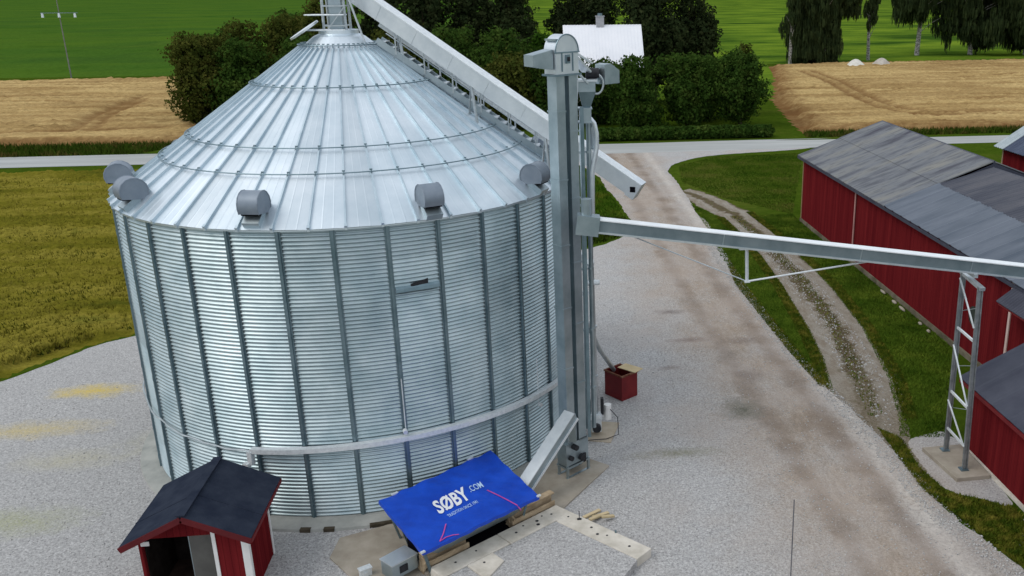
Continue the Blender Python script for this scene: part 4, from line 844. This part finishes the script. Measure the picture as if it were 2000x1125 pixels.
q=MB(); q.box((-8.72,21.8,.98),(.62,.3,1.75)); q.build('cabinet_body',galv_duct,cbn); q=MB(); q.box((-8.72,21.64,.98),(.56,.02,1.65)); q.build('door',mat('cabinet_grey',(.12,.115,.105),(.16,.155,.14),2,.5),cbn)
q=MB(); q.box((-8.24,21.8,1.1),(.22,.26,1.4)); tag(q.build('side_cabinet',vent_m,bevel=.01),'narrow dark grey cabinet right of the larger cabinet in the hut','cabinet')
# ================================================================ BARNS
def ribroof(name,m,parent,corner,eu,ev,pitchw,amp,thick=.05,prof='sin'):
    """corner: eave start, eu: vector along the eave, ev: vector up the slope"""
    corner=Vector(corner); eu=Vector(eu); ev=Vector(ev); nr=eu.cross(ev).normalized(); nr=nr if nr.z>0 else -nr
    n_=max(8,int(eu.length/pitchw)*8); top=[];bot=[]
    for i in range(n_+1):
        s_=i/n_; ph=s_*eu.length/pitchw
        h=amp*math.sin(2*math.pi*ph) if prof=='sin' else (amp if (ph%1)<.16 else 0)
        for k in (0,1): top.append(corner+eu*s_+ev*k+nr*(h+thick)); bot.append(corner+eu*s_+ev*k+nr*(h-.0))
    V=top+bot; o=len(top); F=[(2*i,2*i+2,2*i+3,2*i+1) for i in range(n_)]+[(o+2*i+1,o+2*i+3,o+2*i+2,o+2*i) for i in range(n_)]
    F+=[(2*i,o+2*i,o+2*i+2,2*i+2) for i in range(n_)]+[(2*i+1,2*i+3,o+2*i+3,o+2*i+1) for i in range(n_)]+[(0,1,o+1,o),(2*n_,o+2*n_,o+2*n_+1,2*n_+1)]
    q=MB(); q.add(V,F); return q.build(name,m,parent)
bn=thing('long_barn','long dark red board barn with patched grey sheet roof beside the grass','barn',(18,40,0))
BX,BY1=18.0,58.0; BE=4.42; BR=6.4; XR=23.3; XB=28.6
q=MB(); q.box((BX+.06,(BY1+16)/2,BE/2+.02),(.12,BY1-16,BE)); q.box((XB-.06,(BY1+16)/2,BE/2),(.12,BY1-16,BE))
for y_ in (BY1-.06,16.06): q.add([(BX,y_,0),(XB,y_,0),(XB,y_,BE),(XR,y_,BR-.05 if y_>30 else BR-.4),(BX,y_,BE)],[(0,1,2,3,4)]); q.add([(BX+.12,y_-.1,0),(XB,y_-.1,0),(XB,y_-.1,BE),(XR,y_-.1,BR-.05),(BX+.12,y_-.1,BE)],[(4,3,2,1,0)])
q.build('wall',red_wall,bn)
q=MB(); q.box((BX+.02,(BY1+16)/2,.10),(.22,BY1-16,.28)); q.box(((BX+XB)/2,BY1-.02,.10),(XB-BX,.2,.28)); q.build('foundation',mat('mossy_foundation',(.10,.09,.06),(.22,.19,.14),1.2,.9),bn)
sl_=(BR-BE)/(XR-BX); ex=BX-.30; ez=BE-.30*sl_+.05; yS=43.2; 
dxh=XR-ex; half=.50
up1=Vector((dxh*half,0,dxh*half*sl_)); up2=Vector((dxh*(1-half),0,dxh*(1-half)*sl_))
ribroof('lower_roof_sheet',asb,bn,(ex,BY1+.35,ez),(0,-(BY1+.35-yS),0),up1,.18,.018)
ribroof('upper_roof_sheet',asb,bn,Vector((ex,BY1+.35,ez+.03))+up1*.985,(0,-(BY1+.35-yS),0),up2,.18,.018)
ribroof('lower_roof_sheet',steelroof,bn,(ex,yS-.01,ez+.01),(0,-(yS-16),0),up1,1.05,.045,prof='rib')['label']='blue grey ribbed steel roof section'
patch_m=mat('weathered_dark_sheet',(.045,.048,.066),(.10,.10,.115),.5,.7,0,.2,5,stretch=(.4,1.6,.4),c3=(.062,.066,.085))
ribroof('upper_roof_sheet',patch_m,bn,Vector((ex,yS-.01,ez+.02))+up1*.99,(0,-(yS-16),0),Vector((up2.x,0,up2.z-.28)),.25,.02)['label']='dark roof section below the ridge'
ribroof('back_roof_sheet',asb,bn,(XB+.3,BY1+.35,BE-.3*sl_+.05),(0,-(BY1+.35-yS),0),(-(XB+.3-XR),0,(XB+.3-XR)*sl_),.18,.018)
ribroof('back_roof_sheet',navy_roof,bn,(XB+.3,yS-.01,BE-.3*sl_+.02),(0,-(yS-16),0),(-(XB+.3-XR),0,(XB+.3-XR)*sl_-.28),.25,.02)
q=MB(); q.tube([(XR,BY1+.38,BR+.04),(XR,yS,BR+.04)],.10,8); q.build('ridge_cap',navy_roof,bn)
q=MB(); q.add([(ex+up1.x,yS-.02,ez+up1.z-.1),(XR,yS-.02,BR-.4),(XR,yS-.02,BR+.02),(XB,yS-.02,BE)],[(0,1,3,2)]); q.build('gable_board',navy_roof,bn)
q=MB(); q.beam((ex-.02,BY1+.3,ez-.08),(ex-.02,16,ez-.08),.05,.14); q.beam((ex,BY1+.37,ez-.06),(XR,BY1+.37,BR-.02),.04,.16); q.build('fascia',navy_roof,bn)
for y_,nm in ((47.9,.0),):
    q=MB(); q.tube([(BX-.07,y_,BE-.1),(BX-.07,y_,.2)],.05,8); q.build('downpipe',mat('rose_paint',(.42,.22,.20),(.5,.28,.25),3,.6),bn,True)
q=MB(); q.box((BX-.02,30.9,BE/2),(.05,.14,BE-.1)); q.build('corner_board',mat('pink_white_paint',(.62,.45,.40),(.7,.55,.5),3,.6),bn)
q=MB(); q.box((BX-.015,BY1-.07,BE/2),(.04,.12,BE-.1)); q.build('corner_board',mat('faded_ochre_paint',(.28,.17,.09),(.35,.22,.12),3,.7),bn)
q=MB(); q.tube([(BX-.01,33.6,1.95),(BX-.05,33.6,1.95)],.4,20); q.build('wall_patch',mat('dark_green_stain',(.02,.03,.025),(.04,.05,.04),3,.7),bn)
# porch roof
ph=thing('porch','small dark corrugated porch roof projecting from the red barn wall','porch',(17.2,29.5,0))
ribroof('roof',navy_roof,ph,(17.05,30.3,3.72),(0,-2.6,0),(1.35,0,1.02),.16,.025); q=MB(); q.beam((17.2,27.8,3.6),(17.2,27.8,0),.1,.1); q.beam((17.1,30.2,3.7),(17.1,27.7,3.7),.08,.1); q.build('post',red_flat,ph)
# near lean-to
nb=thing('low_red_barn','low dark red barn with navy sheet roof at the right edge beside the concrete pad','barn',(15,22,0))
NX,NY1=14.25,26.3; NE=2.55; nsl=.50
q=MB(); q.box((NX+.06,(NY1+10)/2,NE/2),(.12,NY1-10,NE)); q.add([(NX+.12,NY1,0),(BX-.12,NY1,0),(BX-.12,NY1,NE+nsl*(BX-.12-NX)),(NX+.12,NY1,NE)],[(0,3,2,1)]); q.build('wall',red_wall,nb)
q=MB(); q.box((NX-.02,(NY1+10)/2,.06),(.1,NY1-10,.14)); q.build('foundation',conc_l,nb)
ribroof('roof',navy_roof,nb,(NX-.28,NY1+.25,NE-.28*nsl+.06),(0,-(NY1+.25-10),0),(3.9,0,3.9*nsl),1.1,.02,prof='rib')
q=MB(); q.beam((NX-.3,NY1+.2,NE-.28*nsl),(NX-.3,10,NE-.28*nsl),.04,.12); q.build('fascia',red_flat,nb)
# upper right building
ub=thing('far_red_barn','dark red outbuilding with blue grey metal roof behind the long barn','barn',(34,52,0))
UX,UY=31.0,56.6; UE=5.1
q=MB(); q.box((UX+4.5,UY-7,UE/2),(9,14,UE)); q.add([(UX,UY,UE),(UX+9,UY,UE),(UX+4.5,UY,UE+2.9)],[(0,2,1)]); q.build('wall',red_wall,ub)
ribroof('roof_end_sheet',mat('pale_blue_sheet',(.33,.38,.40),(.42,.47,.49),2,.5,.4),ub,(UX-.45,UY+.4,UE-.25),(0,-1.3,0),(4.95,0,3.2),.3,.03)
ribroof('roof_sheet',mat('navy_metal_sheet',(.04,.052,.09),(.08,.10,.15),.9,.4,.4,stretch=(.3,2,.3)),ub,(UX-.45,UY-.92,UE-.25),(0,-13.5,0),(4.95,0,3.2),.3,.03)
ribroof('roof_sheet',navy_roof,ub,(UX+9.45,UY+.4,UE-.25),(0,-14.8,0),(-4.95,0,3.2),.3,.03)
q=MB(); q.box((UX-.01,UY-.06,UE/2),(.03,.14,UE)); q.build('corner_board',mat('tan_paint',(.35,.25,.16),(.42,.3,.2),3,.7),ub)
# stones along the barn
for i,(x_,y_,a_,b_) in enumerate(((17.74,42.6,.07,.35),(17.70,41.0,.09,.25),(17.68,40.0,.08,.38),(17.70,37.9,.08,.16),(17.66,36.9,.08,.14))):
    bm=bmesh.new(); bmesh.ops.create_icosphere(bm,subdivisions=2,radius=1)
    for v in bm.verts: v.co=Vector((v.co.x*a_*random.uniform(.85,1.1),v.co.y*b_*random.uniform(.88,1.1),v.co.z*.08*random.uniform(.8,1.15)))
    me=bpy.data.meshes.new('stone'); bm.to_mesh(me); bm.free(); me.materials.append(conc); me.shade_smooth(); o=bpy.data.objects.new('stone',me); col.objects.link(o); o.location=(x_,y_,.06)
    tag(o,'flat pale stone in the row at the foot of the long red barn wall','stone','stones along the barn wall')
# marker pole in the yard
q=MB(); q.tube([(6.29,19.58,0),(6.28,19.6,2.62)],.016,6); tag(q.build('marker_pole',mat('dark_zinc',(.10,.10,.11),(.16,.16,.17),5,.6)),'thin dark marker pole standing alone in the gravel yard','pole')
# ================================================================ HOUSE
hs=thing('farmhouse','pale farmhouse with a plain white gable roof among the garden trees','house',(9.6,116,0))
hx0,hx1,hy0,hy1=5.0,14.6,112.8,119.6; he=6.0; hr=10.7; ym=(hy0+hy1)/2
q=MB(); q.box(((hx0+hx1)/2,ym,he/2),(hx1-hx0-.7,hy1-hy0-.6,he)); 
for x_ in (hx0+.35,hx1-.35): q.add([(x_,hy0+.3,he),(x_,hy1-.3,he),(x_,ym,hr-.15)],[(0,1,2)])
q.build('wall',cream,hs)
q=MB(); q.slabpoly([(hx0,hy0-.3,he-.2),(hx1,hy0-.3,he-.2),(hx1,ym,hr),(hx0,ym,hr)],.12); q.slabpoly([(hx1,hy1+.3,he-.2),(hx0,hy1+.3,he-.2),(hx0,ym,hr),(hx1,ym,hr)],.12); 
for k in range(24): x_=hx0+.2+k*(hx1-hx0-.4)/23; q.beam((x_,hy0-.3,he-.2+.02),(x_,ym,hr+.02),.05,.06)
rf_=q.build('roof',whiteroof,hs)
q=MB(); q.box((9.55,ym+.1,hr+.35),(.95,.7,1.3)); q.box((9.55,ym+.1,hr+1.02),(1.1,.82,.1)); ch=q.build('chimney',mat('grey_render',(.42,.42,.44),(.5,.5,.52),3,.8),rf_); q=MB(); q.tube([(9.55,ym+.1,hr+1.05),(9.55,ym+.1,hr+1.35)],.3,12); q.build('chimney_cowl',stiff_m,hs,True)
for k in range(4):
    x_=6.4+k*2.2; q=MB(); q.box((x_,hy0+.27,3.2),(1.1,.06,1.3)); w_=q.build('window',white_p,hs); q=MB(); q.box((x_,hy0+.23,3.2),(.9,.03,1.1)); q.build('pane',glass_m,w_)
# ================================================================ POWER POLE
pp=thing('power_pole','grey wooden power pole with crossarm at the far edge of the wheat field','pole',(-79.9,178.4,0))
q=MB(); q.tube([(-79.9,178.4,0),(-79.9,178.4,14.2)],[.13,.08],8); q.build('pole',mat('pole_wood',(.16,.17,.15),(.24,.25,.22),2,.9),pp,True)
q=MB(); q.beam((-82.9,178.3,11.35),(-76.8,178.3,11.35),.10,.10); q.build('crossarm',stiff_m,pp)
for dx in (-2.7,.0,2.6):
    q=MB(); q.tube([(-79.9+dx,178.25,11.3),(-79.9+dx,178.25,10.6)],[.16,.22],10); q.build('insulator',galv_light,pp,True)
# ================================================================ HEAPS
for x_,y_,lb,m_,sx in ((64.2,176.6,'pale lime heap at the field edge, left of the two',mat('lime',(.62,.60,.54),(.74,.72,.66),1.5,.95),2.7),(70.2,178.6,'greyish gravel heap at the field edge, right of the two',mat('grey_heap',(.42,.38,.33),(.55,.51,.45),1.5,.95),2.7)):
    n_=40; V=[];F=[]
    for j in range(13):
        for i in range(n_):
            r_=j/12; a=2*math.pi*i/n_; rr=r_*sx*(1+.07*math.sin(3*a+x_)+.04*math.sin(7*a)); V.append((x_+rr*math.cos(a),y_+rr*.8*math.sin(a),1.75*(math.cos(r_*math.pi)*.5+.5)**.8+random.uniform(-.04,.04)-.02))
    F=[(j*n_+i,j*n_+(i+1)%n_,(j+1)*n_+(i+1)%n_,(j+1)*n_+i) for j in range(12) for i in range(n_)]
    q=MB(); q.add(V,F); tag(q.build('material_heap',m_,None,True,angle=0),lb,'heap')
# ================================================================ TREES
def leaves(centres,radii,n,size,seed,squash=.9,hang=False,shell=.55):
    rs=np.random.RandomState(seed); C=np.array(centres); Rd=np.array(radii); w_=Rd.prod(1)**(2/3) if Rd.ndim==2 else Rd**2; w_=w_/w_.sum()
    idx=rs.choice(len(C),n,p=w_); d=rs.randn(n,3); d/=np.linalg.norm(d,axis=1)[:,None]; rad=rs.uniform(shell,1.0,n)**.6
    # lumpy surface
    lump=1+.22*np.sin(d[:,0]*7+idx)+.18*np.sin(d[:,1]*9+idx*2)+.15*np.sin(d[:,2]*8+idx*3)
    Rr=Rd[idx] if Rd.ndim==2 else np.repeat(Rd[idx][:,None],3,1)
    P=C[idx]+d*Rr*(rad*lump)[:,None]; P[:,2]=np.maximum(P[:,2],.15)
    s=size*rs.uniform(.5,1.4,n)
    nrmv=d+rs.randn(n,3)*.7; nrmv/=np.linalg.norm(nrmv,axis=1)[:,None]
    a=np.cross(nrmv,rs.randn(n,3)); a/=np.linalg.norm(a,axis=1)[:,None]; b=np.cross(nrmv,a)
    if hang: a=np.stack([rs.randn(n)*.12,rs.randn(n)*.12,-np.ones(n)*2.6],1); b=rs.randn(n,3)*[1,1,.1]; b/=np.linalg.norm(b,axis=1)[:,None]; b*=.42
    V=np.stack([P-a*s[:,None]*.5-b*s[:,None]*.4,P-a*s[:,None]*.4+b*s[:,None]*.45,P+a*s[:,None]*.55+b*s[:,None]*.3,P+a*s[:,None]*.3-b*s[:,None]*.5],1)
    return V.reshape(-1,3),np.arange(n*4).reshape(-1,4)
seedc=[100]
def tree(name,label,x_,y_,h,w_,m,kind='round',n=6500,size=.42,trunk=bark,group=None,trunk_h=.25,cat='tree'):
    seedc[0]+=1; sd_=seedc[0]; rs=np.random.RandomState(sd_)
    t_=thing(name,label,cat,(x_,y_,0),group); cs=[];rd=[]
    if kind=='round':
        for i in range(16):
            a=rs.uniform(0,2*np.pi); rr=w_*rs.uniform(.15,.62); z=h*rs.uniform(trunk_h+.05,.84); k=1-abs(z/h-.5)*.8; cs.append((rr*k*np.cos(a),rr*k*np.sin(a),z)); q_=w_*rs.uniform(.34,.55); rd.append((q_,q_,q_*.85))
        cs.append((0,0,h*.86)); rd.append((w_*.45,w_*.45,h*.14)); cs.append((0,0,h*.5)); rd.append((w_*.75,w_*.75,h*.3))
    elif kind=='fir':
        for i in range(22):
            f_=i/21; z=h*(.06+.92*f_); rr=w_*(1-f_)**.75+.25; a=rs.uniform(0,2*np.pi); cs.append((rr*.3*np.cos(a),rr*.3*np.sin(a),z)); rd.append((rr*.85,rr*.85,h*.055+.3))
    elif kind=='pillar':
        for i in range(18):
            f_=i/17; z=h*(.10+.84*f_); rr=w_*(math.sin(math.pi*min(1,.16+f_*.80))**.5); a=rs.uniform(0,2*np.pi); cs.append((rr*.35*np.cos(a),rr*.35*np.sin(a),z)); rd.append((rr*.72,rr*.72,h*.11))
    elif kind=='birch':
        for i in range(26):
            a=rs.uniform(0,2*np.pi); rr=w_*rs.uniform(.1,.8); z=h*rs.uniform(trunk_h+.10,.92); cs.append((rr*np.cos(a),rr*np.sin(a),z)); q_=w_*rs.uniform(.26,.42); rd.append((q_,q_,q_*1.7))
    V,F=leaves(cs,rd,int(n*2.6),size*.60,sd_,hang=(kind=='birch'))
    npmesh('crown',V,F,m,t_)
    tk=MB(); top=h*.8; tk.tube([(x_,y_,0),(x_+rs.randn()*.15,y_,h*.3),(x_+rs.randn()*.3,y_,h*.6),(x_,y_,top)],[h*.022+.06,h*.017+.05,h*.011+.03,.04],8)
    for i in range(6):
        a=rs.uniform(0,2*np.pi); z=h*rs.uniform(max(.12,trunk_h*.8),.7); tk.tube([(x_,y_,z),(x_+w_*.35*np.cos(a),y_+w_*.35*np.sin(a),z+h*.09),(x_+w_*.65*np.cos(a),y_+w_*.65*np.sin(a),z+h*.14)],[.10,.06,.03],5)
    tk.build('trunk',trunk,t_,True)
    return t_
G1='garden trees left of the farmhouse'
tree('broadleaf_tree','olive tree at the left end of the garden wood, beside the wheat',-36.5,113.5,10.2,4.6,leaf_brown,n=9000,group=G1,trunk_h=.02)
tree('broadleaf_tree','green tree with dark low crown behind the left slope of the silo roof',-31.5,112,9.6,4.6,leaf_green,n=8000,group=G1,trunk_h=.02)
tree('broadleaf_tree','second olive tree from the left in the garden wood',-33.5,119,11.6,4.6,leaf_brown,n=8500,group=G1,trunk_h=.05)
tree('broadleaf_tree','broad olive brown tree left of the silo peak',-27.8,119,12.4,5.2,leaf_brown,n=8500,group=G1,trunk_h=.05)
tree('broadleaf_tree','taller olive tree directly left of the silo peak',-24.2,125,14.8,5.4,leaf_brown,n=8500,group=G1,trunk_h=.05)
tree('broadleaf_tree','green tree just below the olive tree by the silo peak',-25.5,112.5,9.8,4.6,leaf_green,n=7000,group=G1,trunk_h=.02)
tree('broadleaf_tree','dark green tree filling the wood behind the two leftmost olive trees',-37.0,121,9.6,4.6,leaf_green,n=6000,group=G1,trunk_h=.03)
tree('broadleaf_tree','tall dark green tree between the olive trees left of the silo peak',-29.5,126,12.6,4.8,leaf_green,n=6500,group=G1,trunk_h=.03)
tree('fir_tree','dark fir rising behind the silo peak',-18.5,129,19,5.8,leaf_fir,'fir',9000,.5,group=G1)
tree('fir_tree','tall dark fir just right of the long conveyor top',-12.6,127,20,5.8,leaf_fir,'fir',9000,.5,group=G1)
tree('fir_tree','tall dark fir in the middle of the dark row',-6.8,129,21,6,leaf_fir,'fir',9000,.5,group=G1)
tree('fir_tree','dark fir at the right end of the row before the field gap',-1.6,128,19.5,5.4,leaf_fir,'fir',8500,.5,group=G1)
tree('broadleaf_tree','rounded green tree in front of the dark firs',-2.4,113,10.6,4.4,leaf_green,n=8000,group=G1,trunk_h=.05)
tree('broadleaf_tree','dark tree under the long conveyor',-9.5,116,10.2,5.2,leaf_green,n=7500,group=G1,trunk_h=.05)
tree('broadleaf_tree','olive tree half hidden behind the conveyor stairs',-15.5,117,11,5.2,leaf_brown,n=7000,group=G1,trunk_h=.05)
tree('broadleaf_tree','low olive tree left of the elevator head',-2.0,105,7.6,4.2,leaf_brown,n=7000,group=G1,trunk_h=.03)
tree('broadleaf_tree','low green tree directly behind the elevator head',3.2,106,8.2,4.2,leaf_green,n=7000,group=G1,trunk_h=.03)
tree('broadleaf_tree','bright green bush tree in the gap left of the white roof',2.2,121,9.8,2.6,leaf_fresh,n=4500,group=G1,trunk_h=.05)
G2='garden trees right of the farmhouse'
tree('broadleaf_tree','dark pointed tree left of the three front garden trees',12.0,101,8.1,3.9,leaf_green,'round',9000,.36,group=G2,trunk_h=.10)
tree('broadleaf_tree','middle one of the three dense front garden trees',18.0,102,8.0,3.5,leaf_green,'round',8500,.36,group=G2,trunk_h=.12)
tree('broadleaf_tree','round topped tree at the right end of the garden, above the hedge end',24.0,102,8.1,3.3,leaf_green,'round',8500,.36,group=G2,trunk_h=.16)
tree('broadleaf_tree','small brownish bush behind the round topped tree',26.6,112,8.6,2.1,leaf_brown,'round',3500,.36,group=G2,trunk_h=.05)
tree('fir_tree','broad dark tree behind and right of the white roof',17.6,126,17,5.6,leaf_fir,'round',11000,.5,group=G2,trunk_h=.08)
tree('fir_tree','dark tree with reddish tint right of the tallest garden tree',22.6,127,15.2,4.4,leaf_fir,'round',9500,.5,group=G2,trunk_h=.08)
tree('fir_tree','dark tree behind the farmhouse chimney',9.6,133,16,5.2,leaf_fir,'round',9000,.5,group=G2,trunk_h=.05)
tree('fir_tree','dark tree above the left end of the white roof',5.9,131,14.8,3.0,leaf_fir,'round',5000,.5,group=G2,trunk_h=.05)
tree('broadleaf_tree','shaded tree between the farmhouse and the front garden row',9.0,107,7.0,3.8,leaf_green,'round',7000,.36,group=G2,trunk_h=.05)
tree('broadleaf_tree','shaded low tree behind the right front garden tree',20.8,109,7.6,4.0,leaf_green,'round',7000,.36,group=G2,trunk_h=.05)
G3='birches along the far field edge'
tree('birch_tree','big dense weeping birch left of the two heaps',61.0,187,21,7.6,leaf_birch,'birch',30000,.8,birchbark,G3,.0)
tree('birch_tree','thin young birch with bare pale stem beside the heaps',74.0,196,16,1.7,leaf_birch,'birch',1100,.6,birchbark,G3,.34)
tree('birch_tree','weeping birch with its pale stem showing, right of the heaps',90.5,209,25,7.4,leaf_birch,'birch',13000,.9,birchbark,G3,.24)
tree('birch_tree','weeping birch, second from the right edge',103.0,208,24,8.0,leaf_birch,'birch',16000,.9,birchbark,G3,.10)
tree('birch_tree','dark weeping birch at the right edge of the picture',115.5,206,25,8.0,leaf_birch,'birch',20000,.9,birchbark,G3,.06)
tree('birch_tree','slim birch at the left side of the big dense birch',53.8,186,16,2.2,leaf_birch,'birch',1500,.6,birchbark,G3,.28)
# hedge
q_c=[];q_r=[]
for i in range(70): q_c.append((7.0+i*.265-16,0,.65)); q_r.append((.55,.75,.62))
V,F=leaves(q_c,q_r,24000,.20,55,shell=.7); V[:,2]=np.minimum(V[:,2],1.35+.06*np.sin(V[:,0]*3))
hg=thing('hedge','low clipped dark hedge along the far road in front of the garden','hedge',(16,94.2,0)); npmesh('foliage',V,F,leaf_green,hg)
q=MB(); 
for i in range(60): q.tube([(7+i*.31,94.2,0),(7+i*.31+.1,94.2,.9)],.03,4)
q.build('stem',bark,hg)
